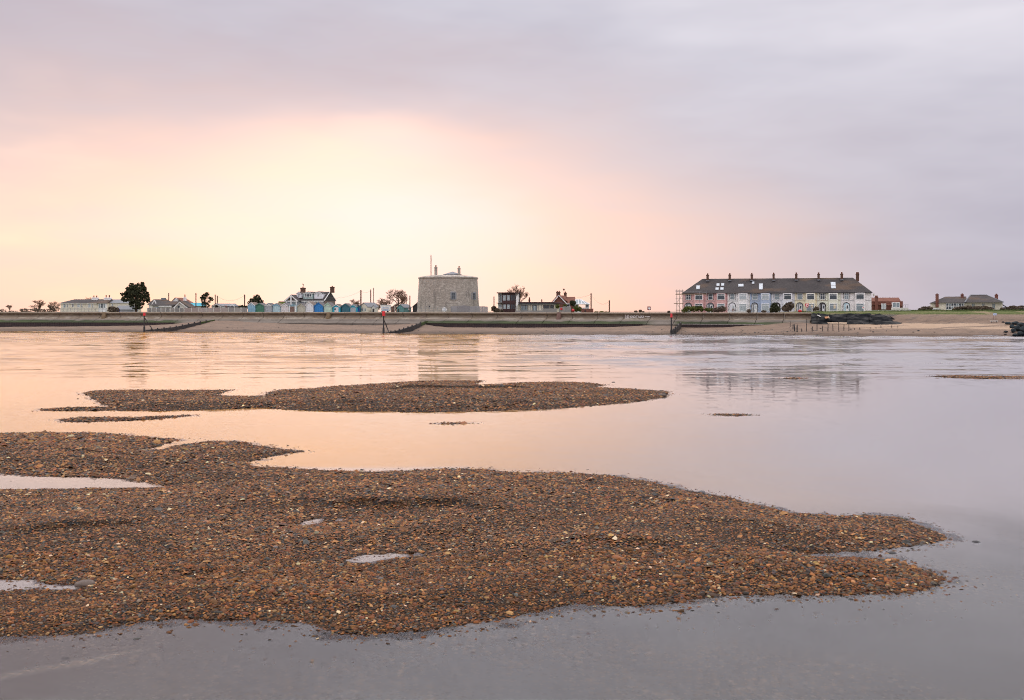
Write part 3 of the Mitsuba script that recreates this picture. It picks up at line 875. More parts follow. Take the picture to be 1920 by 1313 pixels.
panes_low = ['glass', 'pane', 'panelight', 'panelight', 'panelight', 'pane', 'pane', 'pane']
for i, (p0, p1, col, lb) in enumerate(units):
    key = new('terraced_house', lb, 'house', 'terraced houses in a row')
    b = Bd(key, TY, TR, TX)
    o = 1.0 if i < 2 else 0.0
    e = 1634 if i == 7 else p1
    b.add('wall', [b.box(p0 + .02, e - .02, 548.7, GB, 0, 8.6)], col)
    rid0, rid1 = (1315 if i == 0 else p0), (1602 if i == 7 else p1)
    ev0, ev1 = (1278.5 if i == 0 else p0 + .02), (1635.5 if i == 7 else p1 - .02)
    b.add('roof', [b.hull([(ev0, 549, -.45), (ev1, 549, -.45), (ev0, 549, 9.0), (ev1, 549, 9.0), (rid0 if i == 0 else ev0, 521, 4.3), (rid1 if i == 7 else ev1, 521, 4.3), (ev0, 549.8, -.45), (ev1, 549.8, -.45), (ev0, 549.8, 9.0), (ev1, 549.8, 9.0)])], 'slate')
    b.add('gutter', [b.box(ev0, ev1, 549.0, 550.2, -.60, -.46)], 'black')
    s0 = p0 + 4.5 + o
    if i == 7:
        s0 = 1582.5
    # small window with dark toothed quoins, and the porch arch under it
    b.win(s0, s0 + 9.5, 550.4, 562.2, -.02, 'white', 'glass' if i in (0, 1, 6) else 'pane', mull=1 if i in (0, 6, 7) else 0, tr=.42)
    q = []
    for k in range(5):
        r = 550.8 + k * 2.4
        q += [b.box(s0 - 1.5, s0 - .1, r, r + 1.35, -.05, .1), b.box(s0 + 9.6, s0 + 11.0, r, r + 1.35, -.05, .1)]
    b.add('quoins', q, 'dark')
    ac, ar = s0 + 4.4, 7.0
    zc = 574.0
    ring = [(ac + ar * math.cos(t) * 1.0, zc - ar * math.sin(t)) for t in np.linspace(0, math.pi, 15)]
    inn = [(ac + (ar - 1.2) * math.cos(t), zc - (ar - 1.2) * math.sin(t)) for t in np.linspace(math.pi, 0, 15)]
    b.add('porch_arch', [b.prism(ring + inn, -.12, .05)], 'dark')
    jam = [b.box(ac + sgn * (ar - .6) - .6, ac + sgn * (ar - .6) + .6, zc + .15 + 2.6 * k, zc + 1.5 + 2.6 * k, -.10, .05) for sgn in (-1, 1) for k in range(4)]
    b.add('jamb_stones', jam, 'dark')
    rec = b.prism([(ac - ar + 1.2, GB), (ac + ar - 1.2, GB)] + [(ac + (ar - 1.2) * math.cos(t), zc - (ar - 1.2) * math.sin(t)) for t in np.linspace(0, math.pi, 13)], -.03, .02)
    b.add('porch_recess', [rec], {0: 'lead', 1: 'lead', 2: 'lilac', 3: 'steelgrey', 4: 'dark', 5: 'steelgrey', 6: 'dark', 7: 'paleblue'}[i])
    dk = b.add('door', [b.box(ac - .6, ac + 4.2, 571.5, GB, -.10, -.035), b.box(ac - 5.2, ac - 4.2, 571, GB, -.10, -.035)], {3: 'white', 6: 'lilac'}.get(i, 'white'))
    b.add('pane', [b.box(ac + .4, ac + 3.2, 573, 579, -.13, -.105)], 'panelight' if i in (2, 3) else 'glass', dk)
    if i == 2:
        b.add('wreath', [tube(b.w([(float(b.u(ac + 1.8)) + .28 * math.cos(t), -.16, float(b.z(581.5)) + .28 * math.sin(t)) for t in np.linspace(0, 6.28, 9)]), .09, 5)], 'terracotta', dk)
    b.add('string_course', [b.box(p0 + .1, e - .1, 563.9, 564.8, -.06, .05)], 'steelgrey' if i not in (5, 6) else 'stepstone')
    b0 = p0 + 20.5 + o
    if i == 7:
        b0 = 1603.0
    w = 17.0 if i < 7 else 18.0
    b.add('bay', [b.hull([(b0 - 1.5, r, .0) for r in (550.2, GB)] + [(b0 + w + 1.5, r, 0) for r in (550.2, GB)] + [(b0 + .4, r, -.75) for r in (550.2, GB)] + [(b0 + w - .4, r, -.75) for r in (550.2, GB)])], col)
    for k, (r0, r1, pn) in enumerate(((550.6, 562.2, 'glass' if i in (0, 1, 4, 5, 6, 7) else 'panelight'), (569.2, 584.0, panes_low[i]))):
        if k and i in (0, 1):
            r1 = 580
        b.win(b0 + 1.2, b0 + w - 1.2, r0, r1, -.77, 'white', pn, 0, .28 if k == 0 else .3, .9)
        b.add('window', [b.box(b0 + 1.0, b0 + .1, r0 + .8, r1 - .8, -.62, -.40), b.box(b0 + w - .1, b0 + w - 1.0, r0 + .8, r1 - .8, -.62, -.40)], 'glass')
        b.add('jamb', [b.box(b0 - 1.2, b0 - .2, r0 + 1 + 3.2 * q_, r0 + 2.6 + 3.2 * q_, -.33, .02) for q_ in range(4)] + [b.box(b0 + w + .2, b0 + w + 1.2, r0 + 1 + 3.2 * q_, r0 + 2.6 + 3.2 * q_, -.33, .02) for q_ in range(4)], 'steelgrey')
    if i in (5, 6):
        b.add('lamp_glow', [b.box(b0 + 9, b0 + 13, 571.5, 579, -.84, -.83)], 'warmpane')
    if i < 7:
        b.add('downpipe', [b.bar((p1 - .6, 550.5, -.14), (p1 - .6, GB, -.14), .07, 6)], 'offwhite' if i not in (0, 1) else 'pink')
    if i:
        b.chimney(p0 + 1.2, p0 + 5.4, 513.4, 526.0, 3.0, 4.6, 'chimney', 1, potrows=3.0, base='lead')
    if i == 7:
        b.chimney(1608, 1613, 513.2, 528, 3.4, 5.0, 'chimney', 2, potrows=2.6)
    for (q0, q1, r0, r1) in {0: [(1305, 1311.5, 535, 541.5)], 1: [(1343, 1348, 531, 535.5), (1351.8, 1357, 530.6, 535.3), (1341.6, 1347, 539.2, 543.2), (1350.6, 1356.2, 539, 543.2)], 2: [(1384, 1393.5, 532.6, 537)], 3: [(1409.8, 1413.8, 528, 531.8), (1423.3, 1430, 532, 542.8)], 7: []}.get(i, []) if i < 4 else ([(1559, 1567.5, 530, 541.5)] if i == 6 else []):
        k = b.add('roof_window', [on_slope(b, q0 - .5, q1 + .5, r0 - .5, r1 + .6, 549, -.45, 521, 4.3, .02, .10)], 'steelgrey')
        b.add('pane', [on_slope(b, q0, q1, r0, r1, 549, -.45, 521, 4.3, .125, .02)], 'skylight', k)
    if i == 6:
        b.add('sash_bar', [on_slope(b, 1559, 1567.5, 536.8, 537.6, 549, -.45, 521, 4.3, .15, .02)], 'steelgrey')

mat('scaff', (.26, .22, .20), .5, .4)
# scaffolding against the left end of the terrace
sc = new('scaffolding', 'scaffolding with plank decks at the left end of the terrace', 'scaffolding')
b = Bd(sc, 257, TR, 1285)
b.add('pole', [b.bar((p, 543, d), (p, GB, d), .035, 5) for p in (1269, 1274.5, 1280) for d in (-1.4, 0.4)], 'scaff')
b.add('ledger', [b.bar((1267, r, d), (1282, r, d), .03, 5) for r in (545, 547.5, 552, 560, 569, 581.5) for d in (-1.4, .4)] + [b.bar((1269, 569, -1.4), (1280, 582, -1.4), .045, 5), b.bar((1280, 553, -1.4), (1270, 568, -1.4), .045, 5)], 'scaff')
b.add('deck', [b.box(1268, 1325, 551.2, 552.8, -1.5, -.7), b.box(1264.5, 1282, 568.6, 569.8, -1.5, -.2), b.box(1269, 1284, 581.2, 582.2, -1.5, -.2)], 'stepstone')
b.add('guard_rail', [b.bar((1268, 546.5, -1.45), (1325, 548.5, -1.45), .03, 4), b.bar((1312, 547, -1.45), (1312, 575, -1.45), .045, 4), b.bar((1325, 547, -1.45), (1325, 588, -1.45), .045, 4)], 'steelgrey')


# ------------------------------------------------------------------ foliage
def leaves(c, r, n, size, rg, shell=.35, flat=1.0):
    """Leaf-sized quads through an ellipsoid, denser near its surface and broken by noise."""
    u = rg.normal(size=(n, 3))
    u /= np.linalg.norm(u, axis=1, keepdims=True)
    rad = rg.uniform(shell, 1, n) ** .6
    p = u * rad[:, None]
    lump = meshkit.fbm(p * 2.6 + np.array(c) * .3, 3, 4)
    keep = lump > .47
    p, lump = p[keep], lump[keep]
    p = p * (1 + .35 * (lump - .5))[:, None] * np.array(r) + np.array(c)
    return quads(p, size, rg)


def quads(p, size, rg):
    n = len(p)
    a = rg.normal(size=(n, 3)); a /= np.linalg.norm(a, axis=1, keepdims=True)
    b_ = np.cross(a, rg.normal(size=(n, 3))); b_ /= np.linalg.norm(b_, axis=1, keepdims=True) + 1e-9
    s = (size * rg.uniform(.5, 1.4, n))[:, None]
    v = np.stack([p - a * s, p + b_ * s * .6, p + a * s, p - b_ * s * .6], 1).reshape(-1, 3)
    k = np.arange(n) * 4
    return v, np.stack([k, k + 1, k + 2, k + 3], 1)


def branch_tree(base, hgt, spread, rg, levels=5, lean=0.0, low=.22):
    """Recursive bare limbs; returns (thick tubes, thin tubes)."""
    thick, thin = [], []

    def grow(p, d, L, r, lev):
        q = p + d * L
        mid = p + d * L * .5 + rg.normal(0, .05 * L, 3)
        r = max(r, .024)
        (thick if lev < 2 else thin).append(tube([p, mid, q], [r, r * .85, r * .68], 5 if lev < 2 else 3))
        if lev >= levels:
            return
        for k in range(3 if lev else 5):
            ax = rg.normal(size=3)
            ax[2] = abs(ax[2]) * .35
            nd = d * .75 + ax * spread * (.62 if lev else .8)
            nd[2] = max(nd[2], -.1) + .16
            nd /= np.linalg.norm(nd)
            grow(p + (q - p) * rg.uniform(.55, 1.0), nd, L * rg.uniform(.62, .82), r * .58, lev + 1)
    grow(np.array(base, float), np.array([lean, 0, 1.0]) / math.hypot(lean, 1), hgt * .30, hgt * .026 + .03, 0)
    v = np.vstack([m[0] for m in thick + thin])
    sc_ = hgt / (v[:, 2].max() - base[2])
    fix = lambda ms: [((m[0] - base) * [sc_, sc_, sc_] + base, m[1]) for m in ms]
    return fix(thick), fix(thin)


def bare(px0, px1, row, Y, seed, label, name='bare_tree', levels=5, base_row=587.0, spread=1.0, group=None):
    rg = np.random.default_rng(seed)
    m = Y / F
    base = np.array([((px0 + px1) / 2 - 960) * m, Y, HC - (base_row - HZ) * m])
    h = (base_row - row) * m
    thick, thin = branch_tree(base, h, spread, rg, levels)
    v = np.vstack([q[0] for q in thick + thin])
    wdt = v[:, 0].max() - v[:, 0].min()
    k = (px1 - px0) * m / wdt
    off = (v[:, 0].max() + v[:, 0].min()) / 2 - base[0]
    fx = lambda ms: [(np.stack([base[0] + (q[0][:, 0] - base[0] - off * np.clip((q[0][:, 2] - base[2]) / h * 2, 0, 1)) * k, base[1] + (q[0][:, 1] - base[1]) * min(k, 1.3), q[0][:, 2]], 1), q[1]) for q in ms]
    key = new(name, label, 'tree', group)
    part(key, 'trunk', fx(thick), 'mat_bark')
    part(key, 'crown', fx(thin), 'mat_twig')


bare(10, 24, 571, 420, 1, 'small bare tree at the far left edge', levels=5)
bare(53, 88, 562, 400, 2, 'bare leaning tree left of the cream bungalow', spread=1.25)
bare(88, 113, 565, 390, 3, 'bare tree touching the left end of the cream bungalow')
bare(655, 677, 560, 390, 4, 'bushy bare tree behind the teal huts', spread=1.3)
bare(702, 740, 558, 345, 5, 'smaller bare tree left of the tallest bare tree', spread=1.25)
bare(722, 764, 541, 352, 6, 'tallest bare tree, behind the white box trailer', levels=6, spread=1.15)
bare(748, 766, 552, 340, 16, 'slim bare tree leaning between the tall bare tree and the tower')
bare(944, 994, 532, 330, 7, 'bare tree behind the white two storey house', levels=6, spread=1.1)
bare(160, 192, 556, 420, 8, 'bare tree top showing behind the bungalow chimneys')


def leafy(name, label, cat_, blobs, Y, matn, size, n, seed, trunk=None, limbs=()):
    rg = np.random.default_rng(seed)
    m = Y / F
    key = new(name, label, cat_)
    ms = []
    for (px, row, rx, rz) in blobs:
        c = ((px - 960) * m, Y, HC - (row - HZ) * m)
        ms.append(leaves(c, (rx * m, max(rx, rz) * m * .8, rz * m), int(n * rx * rz), size, rg))
    if trunk:
        tp, tr0, tr1, tw = trunk
        base = [((tp - 960) * m, Y, HC - (tr1 - HZ) * m), ((tp + .3 - 960) * m, Y, HC - ((tr0 + tr1) / 2 - HZ) * m), ((tp - 960) * m, Y, HC - (tr0 - HZ) * m)]
        lm = [tube(base, [tw * m, tw * m * .8, tw * m * .5], 7)]
        for (px, row, rx, rz) in blobs:
            lm.append(tube([base[1], (((tp + px) / 2 - 960) * m, Y + .2, HC - ((row + tr0) / 2 - HZ) * m), ((px - 960) * m, Y, HC - (row - HZ) * m)], [tw * m * .45, tw * m * .3, tw * m * .12], 5))
        part(key, 'trunk', lm, 'mat_bark')
        part(key, 'crown', ms, 'mat_' + matn)
    else:
        whole(key, ms, 'mat_' + matn)
    return key


leafy('evergreen_tree', 'large dark evergreen tree right of the cream bungalow', 'tree', [(255, 558, 15, 17), (243, 551, 10, 11), (264, 546, 10, 13), (250, 540, 9, 8), (237, 561, 9, 6), (272, 560, 9, 8), (267, 534, 4.5, 5), (233, 554, 6, 4.5), (256, 572, 14, 8), (246, 535, 5, 3.5), (275, 552, 5, 5), (231, 562, 4, 3), (278, 565, 3.5, 4), (272, 541, 3, 3.5), (259, 533, 2.5, 3), (239, 541, 4, 3), (229, 551, 3, 2)], 308, 'leaf', .30, 8, 41, (255, 545, 590, 2.2))
leafy('pine_tree', 'small open pine tree with ragged crown among the bungalows', 'tree', [(384, 556, 5.5, 5), (388, 552, 4, 4), (381, 563, 4, 7), (394, 559, 4.5, 2.4), (397, 562, 3.5, 2.6), (392, 566, 3, 2), (385, 573, 8, 6), (378, 559, 3, 2.6)], 306, 'leaf', .24, 15, 42, (384, 553, 590, 1.0))
leafy('round_tree', 'dark rounded evergreen tree behind the first beach huts', 'tree', [(480, 565, 12.5, 9), (482, 559, 8, 6), (472, 569, 8, 6), (487, 566, 7, 8)], 318, 'leaf', .28, 8, 43, (481, 565, 590, 1.4))
leafy('bush', 'low dark bush beside the pole left of the beach huts', 'bush', [(452, 576, 5, 4), (460, 577, 5, 4), (444, 578, 3, 2.5)], 310, 'leaf', .24, 22, 44)
leafy('bush', 'dark scrub under the bare trees left of the bungalow', 'bush', [(60, 583, 22, 4), (85, 583, 20, 4), (104, 578, 8, 6), (45, 582, 8, 4), (6, 583, 7, 4), (24, 585, 9, 2.5), (96, 576, 4, 6), (66, 580, 6, 3)], 345, 'leafbrown', .24, 7, 45)
leafy('bush', 'twiggy brown bush at the right end of the cream bungalow', 'bush', [(210, 581, 8, 6), (218, 582, 6, 5)], 305, 'leafbrown', .24, 18, 46)
leafy('bush', 'dark thicket behind the white box trailer', 'bush', [(706, 576, 8, 6), (718, 575, 6, 5), (745, 577, 10, 6)], 330, 'leafbrown', .22, 12, 47)
leafy('bush', 'scrubby bush left of the white two storey house', 'bush', [(926, 579, 5, 5), (931, 582, 6, 4), (938, 583, 7, 3)], 290, 'leafbrown', .22, 20, 48)
leafy('bush', 'mixed green bush in front of the brick house', 'bush', [(1045, 575, 4, 4), (1059, 573, 4, 2.5), (1080, 579, 6, 6), (1087, 580, 4, 5)], 289, 'leafgreen', .2, 24, 49)
leafy('palm_bush', 'spiky palm like bush beside the conservatory', 'bush', [(1074, 569, 4.2, 5), (1071, 567.5, 2.5, 3), (1077, 567.5, 2.5, 3)], 290, 'leaf', .26, 36, 50, (1074, 568, 587, .7))
leafy('bush', 'pair of small dark bushes peeping over the wall above the painted lettering', 'bush', [(1192, 584.3, 3.2, 1.6), (1200.5, 583.3, 3, 2.4), (1206, 585, 2, 1.2)], 262, 'leafbrown', .16, 60, 51)
leafy('bush', 'low scrub on the wall between the brick house and the end pole', 'bush', [(1118, 585.6, 4, 1.3), (1128, 585.4, 5, 1.4), (1138, 585.8, 5, 1)], 268, 'leafgreen', .16, 50, 52)
leafy('bush', 'tiny tuft of scrub left of the scaffolding', 'bush', [(1254, 585, 3, 1.8)], 254, 'leafbrown', .14, 60, 53)
leafy('hedge', 'long olive green hedge before the end pink house', 'hedge', [(1290, 580, 9, 5), (1302, 579.5, 9, 5), (1313, 579.5, 8, 5), (1284, 583, 6, 3)], 250, 'leafgreen', .2, 18, 54)
leafy('hedge', 'bright green clipped hedge between the two pink houses', 'hedge', [(1328, 581, 7, 4), (1335, 582, 5, 3.5)], 249.5, 'leafgreen', .18, 26, 55)
leafy('hedge', 'brown and green hedge before the second pink house', 'hedge', [(1346, 581, 8, 4.5), (1355, 579.5, 7, 5.5), (1341, 582, 6, 3)], 249, 'leafbrown', .2, 22, 56)
leafy('bush', 'dark round shrub against the white house right of the blue one', 'bush', [(1452, 576, 7, 8.5), (1456, 580, 7, 6), (1447, 581, 4, 5)], 249, 'leaf', .2, 20, 57)
leafy('bush', 'tall brown shrub between the white and the yellow terraced house', 'bush', [(1478, 576, 8, 9), (1484, 573, 4.5, 7), (1472, 579, 6, 6)], 249, 'leafbrown', .2, 20, 58)
leafy('bush', 'small grey shrub before the white house left of the blue one', 'bush', [(1404, 583, 4, 3.5), (1432, 584, 5, 2)], 250, 'leafbrown', .16, 30, 59)
leafy('bush', 'dark low shrub right of the person by the yellow house', 'bush', [(1531, 579, 5, 4), (1526, 581, 4, 2.5)], 252, 'leafbrown', .16, 30, 60)
leafy('hedge', 'dark hedge in front of the cream bungalow on the right', 'hedge', [(1800, 578, 10, 3.5), (1815, 577.5, 10, 4), (1830, 578, 10, 4), (1845, 578, 10, 4), (1855, 579, 8, 3), (1792, 580, 7, 2.5)], 255, 'leafbrown', .22, 16, 61)
leafy('hedge', 'low dark hedge running off the right edge of the photo', 'hedge', [(1885, 579.5, 10, 3), (1900, 578, 11, 4.5), (1918, 578, 12, 4.5), (1940, 578, 14, 4.5), (1965, 578, 14, 5)], 258, 'leafbrown', .22, 14, 62)
leafy('bush', 'thorny brown bush left of the cream bungalow on the right', 'bush', [(1735, 578.5, 9, 3.2), (1743, 578, 6, 3.5), (1727, 580, 6, 2)], 258, 'leafbrown', .2, 20, 63)

# ------------------------------------------------------------------ round tower
tw = new('round_tower', 'squat round stone brick coastal tower with two chimneys', 'tower')
tb = Bd(tw, 296.0)
tx = float(tb.u(840.5))
prof = [(9.35, 3.9), (9.05, 6.0), (8.55, 14.75), (8.62, 14.80), (8.75, 14.95), (8.75, 15.25), (8.55, 15.38), (7.4, 15.62), (5.5, 15.85), (0, 15.95)]
g = np.linspace(0, 2 * np.pi, 73)[:-1]
rings = np.array([[(tx + r * math.sin(a), 296 - r * math.cos(a), z) for a in g] for r, z in prof])
nr_, na = rings.shape[:2]
i, j = np.meshgrid(np.arange(nr_ - 1), np.arange(na), indexing='ij')
part(tw, 'wall', (rings.reshape(-1, 3), np.stack([i * na + j, i * na + (j + 1) % na, (i + 1) * na + (j + 1) % na, (i + 1) * na + j], -1).reshape(-1, 4)), 'mat_tower', smooth=30)


def on_tower(px, row, w, h, out):
    """A box tangent to the tower where the pixel column meets it; out = (from, to) metres off the surface."""
    z = HC - (row - HZ) * 288 / F
    r = np.interp(z, [6, 14.75], [9.05, 8.55])
    sa = np.clip((px - 840.5) * 289 / F / r, -.985, .985)
    a = math.asin(sa)
    v, f = bx(-w / 2, w / 2, out[0], out[1], -h / 2, h / 2)
    R = r + v[:, 1] + (-.05) * v[:, 2]
    x = tx + R * math.sin(a) + v[:, 0] * math.cos(a)
    y = 296 - R * math.cos(a) + v[:, 0] * math.sin(a)
    return np.stack([x, y, z + v[:, 2]], 1), f


for px in (853.6, 891.2):
    k = part(tw, 'window', [on_tower(px, 548.2, 1.5, .35, (-.05, .16)), on_tower(px, 561.2, 1.5, .22, (-.05, .22)), on_tower(px - 4.4, 554.5, .34, 1.75, (-.05, .14)), on_tower(px + 4.2 if px < 880 else px + 2.2, 554.5, .34, 1.75, (-.05, .14))], 'mat_steelgrey')
    part(k, 'pane', [on_tower(px, 554.8, 1.0, 1.75, (-.03, .06))], 'mat_glass')
    part(k, 'glazing_bar', [on_tower(px, 554.0, 1.0, .08, (.06, .10)), on_tower(px, 554.8, .08, 1.7, (.06, .105))], 'mat_lead')
part(tw, 'vent', [on_tower(808.6, 574.6, .36, .45, (-.02, .10))], 'mat_black')
b = tb
b.chimney(816.4, 821.6, 502, 518, -4.0, -3.2, 'tower', 1, potrows=3.5)
b.chimney(859.6, 864.6, 503.8, 518, -4.4, -3.6, 'tower', 1, potrows=3.5)
lan = [(float(b.u(849)) + 2.75 * math.sin(a), -2 - 2.75 * math.cos(a)) for a in np.linspace(0, 2 * np.pi, 9)[:-1]]
ap = (float(b.u(849)), -2.0, 15.4 + 1.55)
lv = b.w([(x, y, 16.12) for x, y in lan] + [(x, y, 15.98) for x, y in lan] + [ap])
m_ = trimesh.convex.convex_hull(lv)
lk = part(tw, 'cupola_roof', (np.array(m_.vertices), np.array(m_.faces)), 'mat_lead')
lv = b.w([(float(b.u(849)) + (x - float(b.u(849))) * .92, -2 + (y + 2) * .92, z) for x, y in lan for z in (14.0, 15.99)])
m_ = trimesh.convex.convex_hull(lv)
part(tw, 'cupola_drum', (np.array(m_.vertices), np.array(m_.faces)), 'mat_offwhite')
fp = new('flagpole', 'thin flagpole rising from the roof of the round tower', 'flagpole')
whole(fp, [b.bar((810.3, 481, -4.2), (810.3, 521, -4.2), .13, 6), b.bar((810.3, 480.6, -4.2), (810.3, 481.2, -4.2), .16, 6)], 'mat_pole')
b = Bd(None, 284)
sg = new('round_sign', 'round white sign disc with a blue figure on the railing in front of the tower', 'sign')
b.k = sg
c0 = b.w([(float(b.u(833.2)), 0, float(b.z(580.5)))])[0]
part(sg, 'disc', tube([c0 + [0, .04, 0], c0 - [0, .04, 0]], .66, 24), 'mat_white')
tm = meshkit.text_mesh('5', .62, .02, True)
tv = np.array(tm.vertices)
part(sg, 'figure', (np.stack([c0[0] - tv[:, 0].max() / 2 + tv[:, 0], c0[1] - .05 - tv[:, 2], c0[2] - .31 + tv[:, 1]], 1), np.array(tm.faces)), 'mat_bluewall')
b.add('post', [b.bar((833.2, 580, .10), (833.2, 590, .10), .05, 6)], 'steelgrey')


# ------------------------------------------------------------------ railings and fences
def railing(label, p0, p1, r0, r1, Y, step, rails=2, mt='steelgrey', name='railing', th=.035):
    key = new(name, label, 'railing' if name == 'railing' else 'fence')
    b = Bd(key, Y)
    for p in np.arange(p0, p1 + .01, step):
        b.add('post', [b.bar((p, r0 - .3, 0), (p, r1 + 2, 0), th * 1.4, 5)], mt)
    for k in range(rails):
        r = r0 + (r1 - r0) * k / max(rails, 1)
        b.add('rail', [b.bar((p0, r, 0), (p1, r, 0), th, 5)], mt)
    return key


railing('thin grey railing on the wall before the round tower', 783, 842, 575.8, 586, 283, 7.4, 3)
railing('thin post and wire railing before the cream bungalow', 113, 205, 578, 587, 305, 6.6, 3)
railing('white post and wire fence along the grassy bank edge', 1550, 1708, 581.8, 590.5, 252.5, 19.5, 3, 'offwhite', 'wire_fence', .03)
rg = np.random.default_rng(77)


def board_fence(label, p0, p1, top, r1, Y, bay, mt, board=1.25, post='offwhite', postw=.8):
    key = new('board_fence', label, 'fence')
    b = Bd(key, Y)
    n = max(1, round((p1 - p0) / bay))
    for i in range(n):
        a, c = p0 + (p1 - p0) * i / n, p0 + (p1 - p0) * (i + 1) / n
        ms = []
        q = a + postw * .5
        while q < c - postw * .5 - .2:
            e = min(q + board, c - postw * .5)
            t = top((q + e) / 2) + rg.uniform(-.35, .35)
            o = rg.uniform(0, .05)
            ms.append(b.box(q + .06, e - .06, t, r1, o, o + .05))
            q = e
        b.add('panel', ms, mt if rg.uniform() < .6 else mt + '2')
        b.add('post', [b.box(a - postw * .5, a + postw * .5, top(a) - .5, r1, -.06, .09)], post)
    return key


mat('fence2', (.36, .33, .32), .85, .2)
mat('greyboard', (.27, .26, .28), .85, .2)
mat('greyboard2', (.33, .32, .34), .85, .2)
mat('pinkboard', (.36, .29, .28), .85, .2)
mat('pinkboard2', (.40, .34, .33), .85, .2)
board_fence('grey weathered board fence below the round tower', 846, 915.5, tab((846, 574.5), (862, 574), (872, 572.3), (880, 574.6), (898, 574), (915, 575.2)), 588, 285, 11.5, 'greyboard', 1.5, 'greyboard', .9)
board_fence('low picket fence in front of the grey roofed bungalows', 276, 345, tab((276, 577.5), (345, 577.6)), 588, 303, 9.2, 'fence', .55, 'offwhite', .9)
board_fence('pinkish concrete panel fence left of the white porch', 345, 428, tab((345, 577.4), (428, 577)), 588, 302.5, 13.8, 'pinkboard', 6.0, 'offwhite', .9)
board_fence('grey concrete panel fence left of the first beach hut', 428, 464, tab((428, 576.6), (464, 577)), 588, 302, 14, 'fence', 6.0, 'offwhite', 1.1)
board_fence('pale board fence in front of the brick house', 1048.5, 1071, tab((1048, 577), (1058, 575), (1071, 575)), 588, 283, 9, 'fence', 2.2, 'steelgrey', .7)
rp = new('red_board', 'small square red board on the pale fence before the brick house', 'sign')
whole(rp, [Bd(rp, 282.8).box(1050.5, 1054.3, 577.3, 581.5, -.08, 0)], 'mat_redpaint')
rb = new('buoy', 'round dull red buoy beside the green bush by the brick house', 'buoy')
c0 = W(1074.5, 582, 283)
ic = trimesh.creation.icosphere(2, .42)
whole(rb, (np.array(ic.vertices) * [1, .9, .95] + c0, np.array(ic.faces)), 'mat_redpaint', smooth=True)
ic = trimesh.creation.icosphere(2, .38)
rb = new('buoy', 'small rounded red object on the grass at the end of the sea wall', 'buoy')
whole(rb, (np.array(ic.vertices) * [1.25, .9, .95] + W(1500, 583.4, 250), np.array(ic.faces)), 'mat_redpaint', smooth=True)

# ------------------------------------------------------------------ beach huts
HUTS = [(464, 478.6, 567.2, 572, 'sky', 'white', 'sky', 'light blue beach hut with white trim, first of the row'), (478.8, 494.4, 568.8, 573, 'green', 'green', 'green', 'dark green beach hut'),
        (495, 509.5, 569, 573.6, 'huttgrey', 'white', 'huttgrey', 'grey beach hut with white trim between the green and a pale blue one'), (510.8, 525, 569.2, 573.4, 'paleblue', 'sky', 'paleblue', 'powder blue beach hut between the grey and the pinkish white one'),
        (526, 540.6, 569, 573.8, 'rosewhite', 'white', 'rosewhite', 'pinkish white beach hut'), (557, 571.6, 569.4, 574.4, 'beige', 'beige', 'beige', 'beige beach hut left of the tall white one'),
        (572.4, 587.4, 565.6, 572.2, 'lilac', 'white', 'lilac', 'tall white beach hut left of the bright blue one'), (589.3, 605.4, 567.2, 573.8, 'bright', 'bright', 'bright', 'bright blue beach hut'),
        (606.6, 622, 567.4, 574, 'mint', 'mint', 'mint', 'mint green beach hut with a wide boarded hatch'), (622.8, 638.2, 570.6, 575.2, 'turquoise', 'white', 'rosewhite', 'turquoise beach hut with a pinkish white door and dark window'),
        (640.2, 655, 569.4, 574.2, 'teal', 'teal', 'teal', 'dark teal beach hut without trim'), (655.2, 669, 571.2, 575.4, 'turquoise', 'paleblue', 'huttgrey', 'beach hut with turquoise gable and a broad grey shutter')]
mat('felt', (.15, .14, .145), .85, .2)
mat('feltbrown', (.19, .15, .13), .85, .2)
for i, (p0, p1, rt, re, col, trim, door, lb) in enumerate(HUTS):
    key = new('beach_hut', lb, 'beach hut', 'painted beach huts behind the sea wall')
    b = Bd(key, 303.5 - .05 * i, 12, (p0 + p1) / 2)
    pc = (p0 + p1) / 2
    b.add('wall', [b.gable(p0 + .5, p1 - .5, rt + .7, re + .2, 588, 0, 3.0)], col)
    b.add('roof', [b.slope((p0 - .3, re + .4), (pc, rt), -.18, 3.15, .7), b.slope((p1 + .3, re + .4), (pc, rt), -.18, 3.15, .7)], 'felt' if i % 3 else 'feltbrown')
    b.add('bargeboard', [b.prism([(p0 - .3, re + .4), (pc, rt), (pc, rt + 1.15), (p0 + .1, re + 1.4)], -.25, -.185), b.prism([(p1 + .3, re + .4), (pc, rt), (pc, rt + 1.15), (p1 - .1, re + 1.4)], -.25, -.185)], trim)
    if i in (1, 7, 10):
        pass
    wd = 3.6 if i != 11 else 5.0
    if i == 9:
        b.add('door', [b.box(pc - 3.2, pc + 4.2, re + 1.0, 588, -.09, 0)], door)
        b.add('window', [b.box(pc - 3.0, pc - .6, re + 3.0, re + 6.5, -.12, -.095)], 'black')
    elif i == 8:
        b.add('door', [b.box(pc - 5, pc + 5, re + 3.6, 588, -.07, 0)], door)
        b.add('hatch_rail', [b.box(pc - 5.2, pc + 5.2, re + k, re + k + .45, -.10, -.02) for k in (3.4, 7.5, 0.6)], 'huttgrey')
    elif i == 11:
        b.add('door', [b.box(pc - wd, pc + wd, re + 1.5, 588, -.07, 0)], door)
    else:
        for q0, q1 in ((pc - wd, pc - .12), (pc + .12, pc + wd)):
            b.add('door', [b.box(q0, q1, re + .8, 588, -.07, 0)], door)
        b.add('lintel', [b.box(pc - wd - .3, pc + wd + .3, re - .4, re + .4, -.09, 0)], trim)
    if i in (4, 6, 7):
        b.add('hasp', [b.box(pc + wd + .2, pc + wd + .9, re + 1.2, re + 2.0, -.11, -.02)], 'steelgrey')
